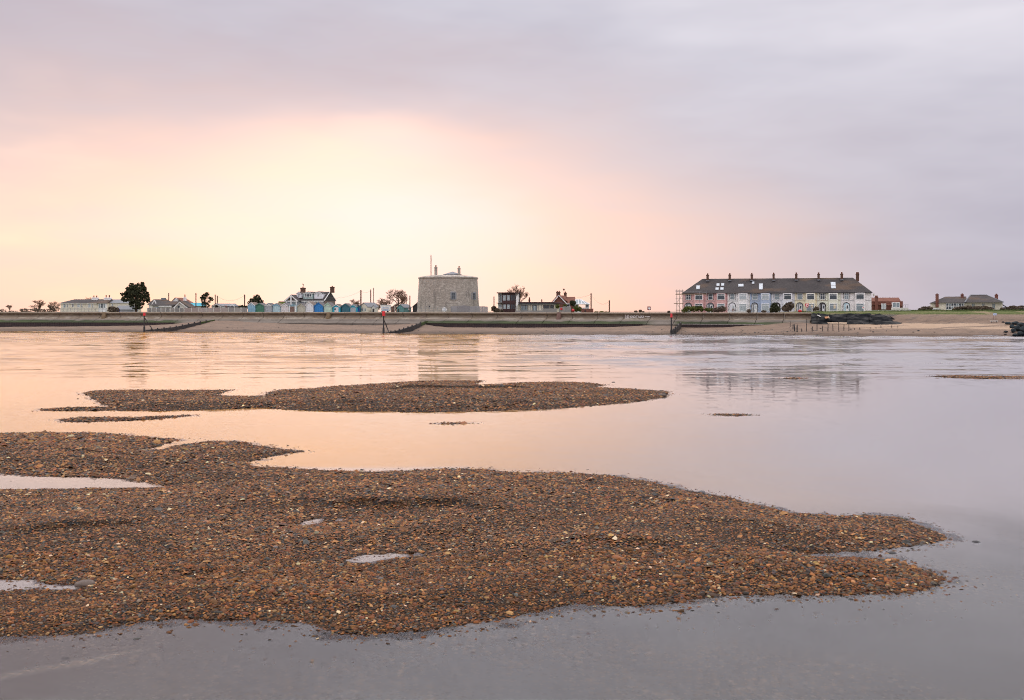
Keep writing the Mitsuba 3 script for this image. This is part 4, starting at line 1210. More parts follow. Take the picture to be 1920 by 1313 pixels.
# the open one with a brown door, the small dark one, the cream one and the little white one
key = new('beach_hut', 'pale blue flat fronted beach hut with brown double door', 'beach hut', 'painted beach huts behind the sea wall')
b = Bd(key, 303.2, 8, 548)
b.add('wall', [b.box(541, 556, 573, 588, 0, 3)], 'paleblue')
b.add('roof', [b.box(540.6, 556.4, 571.9, 572.98, -.2, 3.1)], 'paleblue')
b.add('pediment', [b.prism([(543, 572.9), (554, 572.9), (548.5, 571)], -.28, -.21)], 'sky')
for q0, q1 in ((544.0, 548.1), (548.3, 552.4)):
    b.add('door', [b.box(q0, q1, 575, 588, -.06, 0)], 'doorbrown')
b.add('pilaster', [b.box(541.3, 543.4, 573.5, 588, -.10, 0), b.box(553, 555.4, 573.5, 588, -.10, 0)], 'white')
key = new('beach_hut', 'narrow dark blue beach hut left of the cream one', 'beach hut', 'painted beach huts behind the sea wall')
b = Bd(key, 304, 8, 672)
b.add('wall', [b.box(669.5, 675.5, 573.5, 588, 0, 2.6)], 'teal')
b.add('roof', [b.box(669.2, 675.8, 572.4, 573.45, -.2, 2.8)], 'felt')
b.add('door', [b.box(670.8, 673.6, 577, 588, -.06, 0)], 'bluebright')
key = new('beach_hut', 'large cream beach hut with long grey roof, right of the row', 'beach hut', 'painted beach huts behind the sea wall')
b = Bd(key, 304, 35, 684)
b.add('wall', [b.gable(674.8, 689.6, 569, 576, 588, 0, 4.6)], 'cream')
b.add('roof', [b.slope((674.2, 576.4), (682.2, 568), -.2, 4.8, .7), b.slope((690.2, 576.4), (682.2, 568), -.2, 4.8, .7)], 'lead')
b.add('window', [b.box(678, 680.5, 578.5, 583, -.05, 0), b.box(684, 686, 578.5, 583, -.05, 0)], 'pane')
b.add('door', [b.box(681.2, 683.4, 577.5, 588, -.06, 0)], 'offwhite')
key = new('beach_hut', 'tiny white gabled hut left of the white box trailer', 'beach hut')
b = Bd(key, 303, 5, 700)
b.add('wall', [b.gable(696.8, 703.4, 573.4, 578, 588, 0, 2)], 'offwhite')
b.add('roof', [b.slope((696.3, 578.4), (700.1, 572.8), -.15, 2.1, .6), b.slope((703.9, 578.4), (700.1, 572.8), -.15, 2.1, .6)], 'lead')
b.add('door', [b.box(698.4, 701.8, 579, 588, -.05, 0)], 'dark')
key = new('box_trailer', 'white box trailer kiosk with a wide serving window', 'trailer')
b = Bd(key, 301)
b.add('body', [b.hull([(p, r, d) for p, r in ((713.6, 583.6), (713.6, 573.6), (714.6, 572.6), (730.4, 572.6), (731.4, 573.6), (731, 581), (729.6, 583.6)) for d in (0, 2.2)])], 'white')
b.add('window', [b.box(717, 728.4, 576.2, 583.0, -.05, 0)], 'bluewall')
b.add('counter', [b.box(720.5, 727.5, 577.4, 579.6, -.10, -.055), b.box(717.8, 719.6, 577.6, 580.5, -.10, -.055)], 'rosewhite')
b.add('canopy_roof', [b.box(712.9, 731.9, 571.9, 572.58, -.15, 2.35)], 'white')
for p in (717, 727):
    c = W(p, 585, 300.9)
    b.add('wheel', [tube([(c[0], c[1] - .1, c[2]), (c[0], c[1] + .12, c[2])], .34, 12)], 'black')
key = new('shed', 'brown wooden shed with pale corner posts right of the trailer', 'shed')
b = Bd(key, 304)
b.add('wall', [b.box(733, 740, 575.6, 588, 0, 2)], 'doorbrown')
b.add('roof', [b.box(732.6, 740.4, 574.6, 575.58, -.2, 2.2)], 'felt')
b.add('corner_post', [b.box(732.6, 733.5, 575.8, 588, -.06, 0), b.box(739.4, 740.3, 575.8, 588, -.06, 0)], 'offwhite')
key = new('shed', 'teal gabled chalet with small white window left of the tower', 'shed')
b = Bd(key, 303, 18, 752)
b.add('wall', [b.gable(744.4, 757, 571.8, 577, 588, 0, 5.5)], 'tealhut')
b.add('roof', [b.slope((743.6, 577.6), (750.7, 571), -.2, 5.7, .7), b.slope((757.8, 577.6), (750.7, 571), -.2, 5.7, .7)], 'lead')
v, f = bx(float(b.u(757)) - .02, float(b.u(757)) + .06, 3.2, 4.6, float(b.z(581.5)), float(b.z(578.2)))
b.add('window', [(b.w(v), f)], 'white')
b.add('door', [b.box(745.8, 748.4, 579, 588, -.05, 0)], 'dark')
key = new('shed', 'dark gabled shed squeezed against the left side of the tower', 'shed')
b = Bd(key, 300)
b.add('wall', [b.gable(774, 793, 567.8, 575.5, 588, 0, 4)], 'dark')
b.add('roof', [b.slope((772.5, 576.5), (783.5, 566.8), -.3, 4.2, .7), b.slope((794.5, 576.5), (783.5, 566.8), -.3, 4.2, .7)], 'lead')

# ------------------------------------------------------------------ house behind the huts
key = new('dormer_house', 'grey roofed house with three pale dormers and two brick chimneys behind the beach huts', 'house')
b = Bd(key, 319, 13, 580)
b.add('wall', [b.box(552, 608, 563, 588, 0, 8.4)], 'huttgrey')
v, f = extr([(float(0), float(b.z(588))), (8.4, float(b.z(588))), (8.4, float(b.z(563.4))), (4.2, float(b.z(547.6))), (0, float(b.z(563.4)))], 0, .12)
v = np.stack([float(b.u(608)) + .004 + v[:, 1], v[:, 0], v[:, 2]], 1)
b.add('gable_wall', [(b.w(v), f)], 'feltbrown', label='brown tile hung gable end')
b.add('roof', [b.hull([(541, 564, -.4), (609, 564, -.4), (541, 564, 8.8), (609, 564, 8.8), (556, 547, 4.2), (609, 547, 4.2), (541, 564.9, -.4), (609, 564.9, -.4)])], 'slate')
b.add('verge_board', [b.hull([(608.9, 564.6, -.5), (608.9, 547.2, 4.2), (609.8, 564.6, -.5), (609.8, 547.2, 4.2), (608.9, 563.2, -.5), (609.8, 563.2, -.5), (608.9, 546, 4.2), (609.8, 546, 4.2)]),
                     b.hull([(608.9, 564.6, 8.9), (608.9, 547.2, 4.2), (609.8, 564.6, 8.9), (609.8, 547.2, 4.2), (608.9, 563.2, 8.9), (609.8, 563.2, 8.9), (608.9, 546, 4.2), (609.8, 546, 4.2)])], 'white')
b.add('eaves_board', [b.box(563, 608.6, 564.3, 565.7, -.5, -.41)], 'white')
for n_, (p0, p1, rt, rb, col) in enumerate(((555.5, 564.5, 547.5, 558.6, 'lilac'), (568, 586.5, 547.4, 561, 'tealpale'), (588.6, 603.5, 547, 560.4, 'lilac'))):
    if n_ == 1:
        mat('tealpale', (.36, .45, .45), .7, .2)
    pc = (p0 + p1) / 2
    k = b.add('dormer', [b.gable(p0, p1, rt + .6, rt + 3.2, rb, .25, 4.0)], col)
    b.add('roof', [b.slope((p0 - .8, rt + 3.6), (pc, rt), .05, 4.1, .6), b.slope((p1 + .8, rt + 3.6), (pc, rt), .05, 4.1, .6)], 'slate', k)
    b.add('bargeboard', [b.prism([(p0 - .8, rt + 3.6), (pc, rt), (pc, rt + 1.0), (p0 - .2, rt + 4.2)], -.02, .045), b.prism([(p1 + .8, rt + 3.6), (pc, rt), (pc, rt + 1.0), (p1 + .2, rt + 4.2)], -.02, .045)], 'white', k)
    if n_ == 1:
        for q in (571.6, 575.5, 580.2):
            b.add('window', [b.box(q, q + (3.4 if q == 575.5 else 2.6), rt + 4.2, rt + 9.2, .17, .25)], 'glass', k)
        b.add('window_frame', [b.box(570.8, 583.6, rt + 9.2, rt + 10, .15, .26), b.box(570.8, 583.6, rt + 3.4, rt + 4.2, .15, .26)] + [b.box(q, q + .8, rt + 4.2, rt + 9.2, .15, .26) for q in (570.8, 574.5, 579.2, 582.8)], 'white', k)
    else:
        b.add('window', [b.box(pc - .9, pc + .9, rt + 3.8, rt + 9, .18, .25)], 'glass', k)
        b.add('window_frame', [b.box(pc - 1.8, pc - .9, rt + 3.6, rt + 9.4, .16, .26), b.box(pc + .9, pc + 1.8, rt + 3.6, rt + 9.4, .16, .26)], 'white', k)
b.chimney(554.6, 560.6, 539, 551, 3.4, 5.0, 'chimney', 1, potrows=2.2)
b.chimney(612.0 - 1.2, 616.6 - 1.2, 537.6, 549, 3.4, 5.0, 'chimney', 1, potrows=1.8)
b.add('satellite_dish', [b.bar((560.2, 541, 3.3), (560.2, 533.4, 3.3), .03, 4), b.bar((559.6, 533.6, 3.2), (560.6, 532.6, 3.3), .30, 8)], 'pole')
k = b.add('porch', [b.prism([(540.5, 565.2), (564, 565.2), (564, 588), (540.5, 588)], -2.2, -.05)], 'huttgrey')
b.add('gable_infill', [b.prism([(541.5, 564.6), (563.5, 564.6), (552.7, 554.6)], -2.0, -.5)], 'feltbrown', k)
b.add('roof', [b.slope((538.4, 565.6), (552.7, 553.6), -2.6, 2.5, .9), b.slope((566.5, 565.6), (552.7, 553.6), -2.6, 2.5, .9)], 'slate', k)
b.add('frame', [b.prism([(538.6, 565.4), (552.7, 553.8), (552.7, 555.6), (541.4, 565.4)], -2.75, -2.62), b.prism([(566.2, 565.4), (552.7, 553.8), (552.7, 555.6), (563.6, 565.4)], -2.75, -2.62), b.box(539, 566, 564.3, 565.6, -2.78, -2.63), b.box(551.4, 553.6, 556, 572, -2.72, -2.6), b.box(543, 544.4, 565.6, 576, -2.72, -2.6), b.box(561.6, 563, 565.6, 576, -2.72, -2.6)], 'white', k)
b.add('window', [b.box(545, 550.8, 567, 576, -2.3, -2.22), b.box(554.4, 561, 567, 576, -2.3, -2.22)], 'pane', k)
b.win(571.2, 577.5, 566.5, 574, -.02, 'white', 'glass', 1)
b.win(579.6, 586, 566.5, 574, -.02, 'white', 'glass', 1)
b.win(592, 598.5, 566.5, 574, -.02, 'white', 'glass', 1)
key = new('garage', 'low building with reddish ridge and green tinged roof behind the pale huts', 'house')
b = Bd(key, 325)
b.add('wall', [b.box(518, 546, 572, 588, 0, 5)], 'beige')
b.add('roof', [b.hull([(517, 573, -.3), (547, 573, -.3), (519, 566, 3), (547, 566, 3), (517, 573, 6), (547, 573, 6)])], 'leafgreen')
b.add('ridge_tiles', [b.box(518.6, 547, 565.2, 566.3, 2.7, 3.3)], 'redtile')

# ------------------------------------------------------------------ bungalows on the left
key = new('bungalow', 'long cream bungalow with slate roof and white chimney stacks on the left', 'house')
b = Bd(key, 324)
b.add('wall', [b.box(113.5, 200, 568.2, 590, 0, 8)], 'cream')
b.add('roof', [b.hull([(111.8, 568.4, -.4), (201, 568.4, -.4), (111.8, 568.4, 8.4), (201, 568.4, 8.4), (130, 560.9, 4), (201, 560.9, 4)])], 'slate')
b.add('fascia', [b.box(111.8, 201, 568.42, 569.3, -.45, -.38)], 'offwhite')
for p0, p1, r0, r1, pn in ((118.6, 123.6, 570, 577.5, 'pane'), (125.6, 128.2, 570, 577, 'glass'), (134.8, 138.8, 570, 576, 'glass'), (144.6, 150.4, 569.8, 576.5, 'panelight'), (152.4, 154.8, 570, 577, 'glass'), (165, 170.8, 569.8, 577, 'panelight'), (172.8, 175.2, 570, 577, 'glass')):
    b.win(p0, p1, r0, r1, -.02, 'white', pn, 0, .5, .6)
k = b.add('bay', [b.box(186.6, 200.4, 568.9, 590, -.9, -.02)], 'white')
for q in (187.4, 191.8, 196.2):
    b.add('window', [b.box(q, q + 3.2, 570, 577.4, -.96, -.905)], 'glass' if q == 191.8 else 'pane', k)
b.add('roof', [b.hull([(183, 568.9, -1.2), (202, 568.9, -1.2), (196, 561.5, 2.5), (189, 566, 0), (183, 568.9, .5), (202, 568.9, .5)])], 'slate', k)
b.chimney(164.4, 175.0, 557.6, 563.5, 3.0, 4.4, 'white', 2, potrows=3.4)
b.chimney(187.4, 199.6, 557.6, 563, 3.0, 4.4, 'white', 2, potrows=4.4)
key = new('bungalow', 'low cream wing with long grey roof behind the big evergreen tree', 'house')
b = Bd(key, 326)
b.add('wall', [b.box(201.5, 250, 568.4, 590, 0, 7)], 'cream')
b.add('roof', [b.hull([(201.2, 568.6, -.3), (251, 568.6, -.3), (201.2, 561.2, 3.5), (247, 561.2, 3.5), (201.2, 568.6, 7.3), (251, 568.6, 7.3)])], 'lead')
for p0 in (202.6, 209.6):
    b.win(p0, p0 + 2.6, 569.6, 577, -.02, 'white', 'pane', 0, .5, .5)
key = new('outbuilding', 'low grey roofed outbuilding in front of the cream wing', 'shed')
b = Bd(key, 312)
b.add('wall', [b.box(217, 250, 580.5, 590, 0, 4)], 'huttgrey')
b.add('roof', [b.hull([(214, 580.8, -.3), (252, 580.8, -.3), (216, 573, 3), (250, 573, 3), (214, 580.8, 4.4), (252, 580.8, 4.4)])], 'lead')
key = new('bin', 'bright blue bin beside the grey outbuilding', 'bin')
b = Bd(key, 306)
b.add('body', [b.hull([(p, r, d) for p, r in ((220.2, 588), (223.2, 588), (219.8, 580), (223.6, 580)) for d in (0, .6)])], 'bluebright')
b.add('lid', [b.hull([(p, r, d) for p, r in ((219.6, 580), (223.8, 580), (220, 579.2), (223.4, 579.2)) for d in (-.05, .65)])], 'bluebright')
key = new('bungalow', 'grey hipped bungalow with cream bay wall right of the evergreen tree', 'house')
b = Bd(key, 330)
b.add('wall', [b.box(279, 318, 571, 590, 0, 7)], 'offwhite')
b.add('roof', [b.hull([(276, 572, -.3), (320, 572, -.3), (281, 561, 3.5), (306, 561, 3.5), (276, 572, 7.3), (320, 572, 7.3)])], 'slate')
b.chimney(296, 303.5, 558.6, 563, 3, 4, 'lead', 0, cap=False)
b.add('verge_board', [b.hull([(289.5, 562.5, -.4), (291, 562.5, -.4), (292.5, 570, -.5), (294, 570, -.5), (289.5, 562.5, 0), (294, 570, 0)]), b.hull([(289.5, 562.5, -.4), (290.8, 562.5, -.4), (285, 571, -.5), (286.4, 571, -.5), (289.5, 562.5, 0), (285, 571, 0)])], 'white')
key = new('bungalow', 'grey roofed bungalow with white eaves and a blue grey door', 'house')
b = Bd(key, 314)
b.add('wall', [b.box(286.5, 322, 573.5, 590, 0, 6)], 'offwhite')
b.add('roof', [b.hull([(285, 573.6, -.4), (324, 573.6, -.4), (294, 564.8, 3), (340, 564.8, 3), (285, 573.6, 6.4), (342, 573.6, 6.4)])], 'slate')
b.add('eaves_board', [b.box(298, 322, 573.7, 575.6, -.5, -.41)], 'white')
b.add('door', [b.box(292, 297.6, 576, 590, -.07, 0)], 'bluewall')
b.win(304, 316, 577, 583, -.02, 'white', 'pane', 2)
key = new('bungalow', 'white gabled bungalow with steep grey roof and pale porch arch', 'house')
b = Bd(key, 310)
b.add('wall', [b.gable(325, 350, 565.8, 579, 590, 0, 7)], 'offwhite')
b.add('roof', [b.slope((322, 580), (337.8, 565), -.5, 7.2, 1.0), b.slope((354, 577), (337.8, 565), -.5, 7.2, 1.0)], 'slate')
b.add('bargeboard', [b.prism([(322.4, 580.4), (337.8, 565.8), (337.8, 567.6), (325, 580.4)], -.6, -.51), b.prism([(353.4, 577.6), (337.8, 565.8), (337.8, 567.6), (351, 577.6)], -.6, -.51)], 'white')
b.win(333, 337.5, 573, 578.5, -.02, 'steelgrey', 'glass')
key = new('cottage', 'white gabled cottage with red brown roof and white chimney behind the grey roofs', 'house')
b = Bd(key, 335)
b.add('wall', [b.gable(322, 336, 559.6, 566, 590, 0, 9)], 'white')
b.add('roof', [b.slope((321, 567), (328.4, 559), -.3, 9.2, .8), b.slope((349, 569.5), (331.5, 559.8), -.3, 9.2, .9)], 'redtile')
b.chimney(340, 344, 557.4, 564, 2.0, 3.2, 'white', 1, potrows=5)
b.chimney(318.8, 321.2, 561.5, 568, 3, 4, 'terracotta', 1, potrows=1, cap=False)
key = new('bungalow', 'bungalow with bright blue turquoise roof by the pine tree', 'house')
b = Bd(key, 322)
b.add('wall', [b.box(352, 378, 573.6, 590, 0, 5)], 'beige')
b.add('roof', [b.hull([(351, 574, -.3), (379, 574, -.3), (353, 568, 2.5), (377, 568, 2.5), (351, 574, 5.3), (379, 574, 5.3)])], 'turqroof')
key = new('chalet', 'white porched chalet with dark gable opening and red porch roof behind the fence', 'house')
b = Bd(key, 308)
b.add('wall', [b.gable(396.6, 415.4, 570.6, 574.2, 590, .6, 4)], 'offwhite')
b.add('roof', [b.slope((395.5, 574.8), (406, 569.8), -.4, 4.2, .8), b.slope((416.5, 574.8), (406, 569.8), -.4, 4.2, .8)], 'lead')
b.add('bargeboard', [b.prism([(395.6, 575.2), (406, 570), (406, 571.3), (398, 575.2)], -.5, -.41), b.prism([(416.4, 575.2), (406, 570), (406, 571.3), (414, 575.2)], -.5, -.41)], 'white')
b.add('opening', [b.prism([(402, 576.5), (410, 576.5), (408, 573), (404, 573)], .50, .59)], 'black')
for q in (397.4, 402, 409.8, 414.2):
    b.add('post', [b.box(q, q + .8, 574.9, 590, -.3, -.1)], 'white')
key = new('chalet', 'dark gabled chalet with long grey and red roof right of the white porch', 'house')
b = Bd(key, 313)
b.add('wall', [b.box(417, 440, 574, 590, 0, 5)], 'dark')
b.add('roof', [b.hull([(414, 574.4, -.4), (440.5, 574.4, -.4), (409, 569.2, 3), (436, 569.2, 3), (414, 574.4, 5.4), (440.5, 574.4, 5.4)])], 'lead')
b.add('porch_roof', [b.hull([(413, 571.4, -1.2), (426, 574.8, -1.4), (414, 570.6, .2), (427, 574, .2), (413, 572.1, -1.2), (426, 575.4, -1.4)])], 'redtile')
b.add('bargeboard', [b.prism([(431.6, 574.8), (436, 569.4), (436.3, 570.8), (433, 574.8)], -.55, -.45), b.prism([(441, 575.5), (436, 569.4), (436, 570.8), (439.6, 575.5)], -.55, -.45)], 'white')
b.add('window', [b.box(418, 421, 576, 581, -.05, 0)], 'pane')

# ------------------------------------------------------------------ houses right of the tower
key = new('modern_house', 'white two storey flat roofed house with big dark framed windows right of the tower', 'house')
b = Bd(key, 292, 4, 952)
b.add('wall', [b.box(933.6, 970.5, 550, 590, .4, 7)], 'offwhite')
b.add('roof', [b.box(932, 974, 548.4, 549.9, -.9, 7.4)], 'brownblack')
b.add('window_frame', [b.box(941.5, 966.5, 550, 553, -.3, .38), b.box(941.5, 966.5, 563.8, 568.6, -.3, .38)] + [b.box(q, q + 1.3, 553.05, 563.75, -.3, .38) for q in (941.5, 948.9, 956.3, 961.3, 965.2)] + [b.box(936.8, 937.7, 551, 567, -.1, .38)], 'brownblack')
for q0, q1 in ((942.9, 948.8), (950.3, 956.2), (957.7, 961.2), (962.7, 965.1)):
    b.add('pane', [b.box(q0, q1, 553.2, 563.7, -.1, 0)], 'panelight' if q0 < 955 else 'glass')
b.add('pane', [b.box(937.8, 941.2, 551.5, 566.5, .28, .38)], 'panelight')
b.add('ledge', [b.box(931.6, 942, 568, 569.1, -1.0, .38)], 'black')
b.add('window_frame', [b.box(942.4, 966.4, 569.0, 570.6, -.28, .38)] + [b.box(q, q + 1.4, 570.65, 590, -.28, .38) for q in (942.4, 949.2, 956.2, 961, 965)], 'brownblack')
for q0, q1, pn in ((944, 949, 'panelight'), (950.8, 956, 'panelight'), (957.8, 960.9, 'glass'), (962.6, 964.9, 'glass')):
    b.add('pane', [b.box(q0, q1, 570.8, 579.5, -.1, 0)], pn)
    b.add('apron_board', [b.box(q0, q1, 579.6, 590, -.12, 0)], 'brownblack')
b.win(935, 940.6, 571, 577, .38, 'white', 'panelight', 0, 0, .6)
b.add('balcony_wall', [b.hull([(967.5, 556, -.1), (971.6, 551.5, -.1), (971.6, 571, -.1), (967.5, 576, -.1), (967.5, 556, .35), (971.6, 551.5, .35), (971.6, 571, .35), (967.5, 576, .35)])], 'white')
b.add('flue', [b.bar((973.5, 547, 2), (973.5, 566, 2), .14, 6), b.bar((973.5, 546.6, 2), (973.5, 548, 2), .22, 6)], 'black')
key = new('flat_roofed_bungalow', 'long low cream bungalow with dark flat roof edge beside the two storey house', 'house')
b = Bd(key, 293.5)
b.add('wall', [b.box(970.8, 1049, 568.6, 590, 0, 7)], 'cream')
b.add('roof', [b.box(970.6, 1052, 566.6, 568.55, -.9, 7.5)], 'brownblack')
b.add('canopy', [b.hull([(1036, 566.7, -.95), (1052, 566.7, -.95), (1062, 571.2, -1.4), (1062, 572.6, -1.4), (1036, 568.2, -.95), (1052, 566.7, 4), (1062, 571.2, 4)])], 'brownblack')
b.add('fascia', [b.box(971, 1048, 568.9, 571.2, -.5, -.05)], 'lead')
for p0, p1, pn, m_n in ((976, 989.5, 'pane', 2), (998, 1006.8, 'pane', 1), (1018.5, 1030.5, 'glass', 2), (1031.5, 1038.5, 'glass', 1)):
    b.win(p0, p1, 572.4, 583, -.02, 'brownblack', pn, m_n, 0, .8)
for q in (973.4, 991.6, 994.8, 1009, 1015.6):
    b.add('downpipe', [b.bar((q, 571.3, -.08), (q, 589, -.08), .06, 5)], 'steelgrey')
b.add('door', [b.box(1001.2, 1003.2, 574, 583, -.16, -.10)], 'panelight')
b.chimney(991.4, 994.4, 561.4, 566.8, 2, 3, 'chimney', 1, potrows=4)
b.chimney(1015.6, 1017.6, 562.6, 566.8, 4, 4.8, 'chimney', 1, potrows=1.4, cap=False)
key = new('garden_wall', 'low grey stone garden wall in front of the flat roofed bungalow', 'wall')
b = Bd(key, 285)
b.add('stonework', [b.box(1017, 1044, 579.4, 590, 0, .3), b.box(968, 1016.8, 582.4, 590, 0, .3)], 'fence')
b.add('coping', [b.box(1016.8, 1044.4, 578.8, 579.35, -.05, .35)], 'concrete')
key = new('brick_house', 'red brick gabled house with white bargeboards and two chimney stacks', 'house')
b = Bd(key, 304)
b.add('wall', [b.gable(1036.5, 1061.5, 555.6, 568.6, 590, 0, 5.0), b.box(1052, 1079, 567.4, 590, 3.4, 9.5)], 'brick')
b.add('roof', [b.slope((1033, 570), (1047.2, 553.2), -.45, 6, 1.0), b.slope((1064.5, 570.5), (1047.2, 553.2), -.45, 6, 1.0), b.hull([(1054, 568.2, 2.9), (1081, 568.2, 2.9), (1052, 556.2, 6.6), (1081, 556.2, 6.6), (1054, 568.2, 10), (1081, 568.2, 10)]), b.hull([(1047, 553.4, 1), (1062, 553.8, 6), (1047, 560, 2), (1066, 566, 3.2), (1047, 560, 8), (1066, 566, 9)])], 'redtile')
b.add('bargeboard', [b.prism([(1033, 570.4), (1047.2, 553), (1047.2, 555), (1035, 570.4)], -.6, -.47), b.prism([(1064.6, 570.8), (1047.2, 553), (1047.2, 555), (1062.6, 570.8)], -.6, -.47)], 'white')
b.add('gutter', [b.box(1063, 1080.5, 568.1, 569.2, 2.7, 2.88)], 'white')
b.chimney(1044, 1051.4, 547.2, 556, 2.6, 4.0, 'chimney', 2, potrows=2.0)
b.chimney(1059.6, 1064.6, 548.4, 557, 5.8, 7.0, 'chimney', 1, potrows=2.4)
b.add('satellite_dish', [b.bar((1059.4, 549, 5.7), (1059, 543, 5.7), .03, 4), b.bar((1058.6, 542.8, 5.6), (1059.6, 542, 5.7), .30, 8)], 'pole')
b.win(1063.5, 1070, 571, 575, 3.35, 'white', 'glass', 0)
key = new('conservatory', 'white conservatory with glazed hipped roof beside the brick house', 'conservatory')
b = Bd(key, 296)
b.add('base_wall', [b.box(1079, 1104.6, 577.6, 590, 0, 4.5)], 'white')
b.add('glazed_roof', [b.hull([(1078, 570.4, -.2), (1106, 570.4, -.2), (1080, 562, 2.2), (1091, 562, 2.2), (1078, 570.4, 4.7), (1106, 570.4, 4.7)])], 'pane')
b.add('roof_bar', [b.bar((a_, 570.3, -.25), (c_, 561.9, 2.15), .10, 5) for a_, c_ in ((1078.4, 1080.2), (1084.2, 1085), (1091.5, 1089.5), (1098.5, 1091))] + [b.bar((1106, 570.3, -.25), (1091, 561.9, 2.15), .11, 5), b.bar((1079, 561.8, 2.2), (1091.4, 561.8, 2.2), .12, 5), b.bar((1077.8, 570.5, -.25), (1106.3, 570.5, -.25), .13, 5)], 'white')
b.add('corner_post', [b.box(q, q + 1.1, 570.9, 577.6, 0, .25) for q in (1079, 1084.4, 1097.4, 1103.5)], 'white')
b.add('wall', [b.box(1079, 1084.3, 571, 577.5, .3, 4.4), b.box(1098.5, 1104.4, 571, 577.5, .3, .5)], 'lead')
for q in (1085.5, 1091.8):
    scene[new(key + '__pane')] = ply(cat([b.box(q, q + 5.6, 571, 577.5, .10, .13)]), {'type': 'thindielectric', 'int_ior': 1.5})
b.add('sill', [b.box(1084.5, 1104.6, 577, 577.58, -.12, 0)], 'white')
key = new('garden_wall', 'low red brick garden wall below the conservatory', 'wall')
b = Bd(key, 286)
b.add('brickwork', [b.box(1090, 1112.4, 580.0, 590, 0, .35)], 'brick')
b.add('coping', [b.box(1089.6, 1112.8, 579.0, 579.96, -.06, .41)], 'redtile')
b.add('opening', [b.box(1096, 1098.4, 581.6, 585.5, -.04, 0)], 'black')

# ------------------------------------------------------------------ right: red roofed house and the last bungalow
key = new('red_roofed_house', 'red brick house with red tiled roof and white dormer right of the terrace', 'house')
b = Bd(key, 274, 14, 1663)
b.add('wall', [b.box(1633, 1693, 565, 590, 0, 7)], 'brick')
b.add('roof', [b.hull([(1630, 571, -.4), (1694, 573.5, -.4), (1630, 557.9, 3.8), (1688.5, 557.9, 3.8), (1630, 571, 8), (1694, 573.5, 8)])], 'redtile')
b.chimney(1640.4, 1645.6, 556.4, 590, -.9, .2, 'brick', 2, potrows=2.0)
b.win(1651.8, 1661, 569.5, 580, -.42, 'white', 'panelight', 2, 0, .7)
k = b.add('dormer', [b.box(1672, 1686.5, 567, 580, -1.0, 3)], 'white')
for q in (1673.4, 1680):
    b.add('pane', [b.box(q, q + 5.4, 568.4, 576, -1.05, -1.0)], 'pane', k)
b.add('balcony_wall', [b.box(1669, 1701, 577.4, 590, -2.2, -1.9)], 'offwhite')
b.add('balcony_rail', [b.bar((q, 571.5, -2.05), (q, 577.5, -2.05), .04, 4) for q in (1690.5, 1695.5, 1700.5)] + [b.bar((1690, 572, -2.05), (1701, 572, -2.05), .03, 4)], 'steelgrey')
b.add('aerial', [b.bar((1639, 549.5, 1), (1639, 557.5, 1), .025, 4), b.bar((1637, 550.5, 1), (1641, 550.2, 1), .025, 4)], 'steelgrey')
b.add('satellite_dish', [b.bar((1638.6, 553, .9), (1639.4, 552.4, 1), .28, 8)], 'offwhite')
key = new('bungalow', 'cream bungalow with slate hipped roofs and three brick chimneys on the right', 'house')
b = Bd(key, 268, 20, 1812)
b.add('wall', [b.box(1747, 1880, 567.2, 590, 0, 8), b.box(1757, 1773, 567.2, 590, -.6, 0)], 'cream')
b.add('roof', [b.hull([(1744, 568.4, -.5), (1812, 568.4, -.9), (1774, 555.9, 3.8), (1814, 555.6, 3.8), (1744, 568.4, 8.4), (1812, 568.4, 8.4)]), b.hull([(1757, 567.8, -1.1), (1808, 567.8, -1.2), (1779, 556, 3.4), (1806, 556, 3.4), (1757, 567.8, 4), (1808, 567.8, 4)]),
               b.hull([(1808, 567.4, -1.0), (1882, 567.4, -1.0), (1822, 553.2, 4), (1852, 553.2, 4), (1808, 567.4, 8.6), (1882, 567.4, 8.6)])], 'slate')
b.add('hip_tiles', [b.bar((1808.5, 566.8, -.95), (1821.5, 553.6, 3.9), .16, 5), b.bar((1881, 566.8, -.95), (1852.5, 553.2, 3.95), .13, 5), b.bar((1821.5, 553, 4), (1852.5, 553, 4), .13, 5)], 'lead')
b.add('glazed_front', [b.box(1773.2, 1807.5, 568, 590, -.75, -.02)], 'white')
for q in range(7):
    for r0, r1 in ((569.2, 573.6), (574.6, 579.6)):
        b.add('pane', [b.box(1774 + q * 4.75, 1774 + q * 4.75 + 3.7, r0, r1, -.80, -.755)], 'glass' if (q + int(r0)) % 3 else 'pane')
for p0, p1, r1 in ((1822, 1827.8, 576), (1841, 1846.4, 576), (1860, 1866, 579.5)):
    b.win(p0, p1, 569.4, r1, -.02, 'beige', 'pane', 1, 0, .6)
b.chimney(1754.2, 1759.8, 551.6, 576, -.9, .4, 'brick', 1, potrows=1.4)
b.chimney(1803.4, 1808.6, 551.4, 558.6, 2.6, 4.0, 'brick', 1, potrows=1.4)
b.chimney(1868.4, 1873.6, 552.4, 562, 3.0, 4.4, 'brick', 1, potrows=1.6)
b.add('lean_to_roof', [b.hull([(1879.6, 570, 1), (1891, 577, 1), (1879.6, 570, 5), (1891, 577, 5), (1879.6, 571, 1), (1891, 578, 1)])], 'felt')
b.add('lean_to_wall', [b.box(1880.1, 1889, 576.5, 590, 1.5, 4.8)], 'offwhite')
key = new('boat', 'upturned pale dinghy lying before the bungalow on the right', 'boat')
b = Bd(key, 258)
whole(key, [b.hull([(1744, 581, .3), (1746, 578.8, .3), (1763, 578.6, .2), (1766.5, 581, .5), (1745, 581, 1.5), (1747, 578.6, 1.2), (1763, 578.4, 1.2), (1765, 581, 1.5)])], 'mat_lilac')

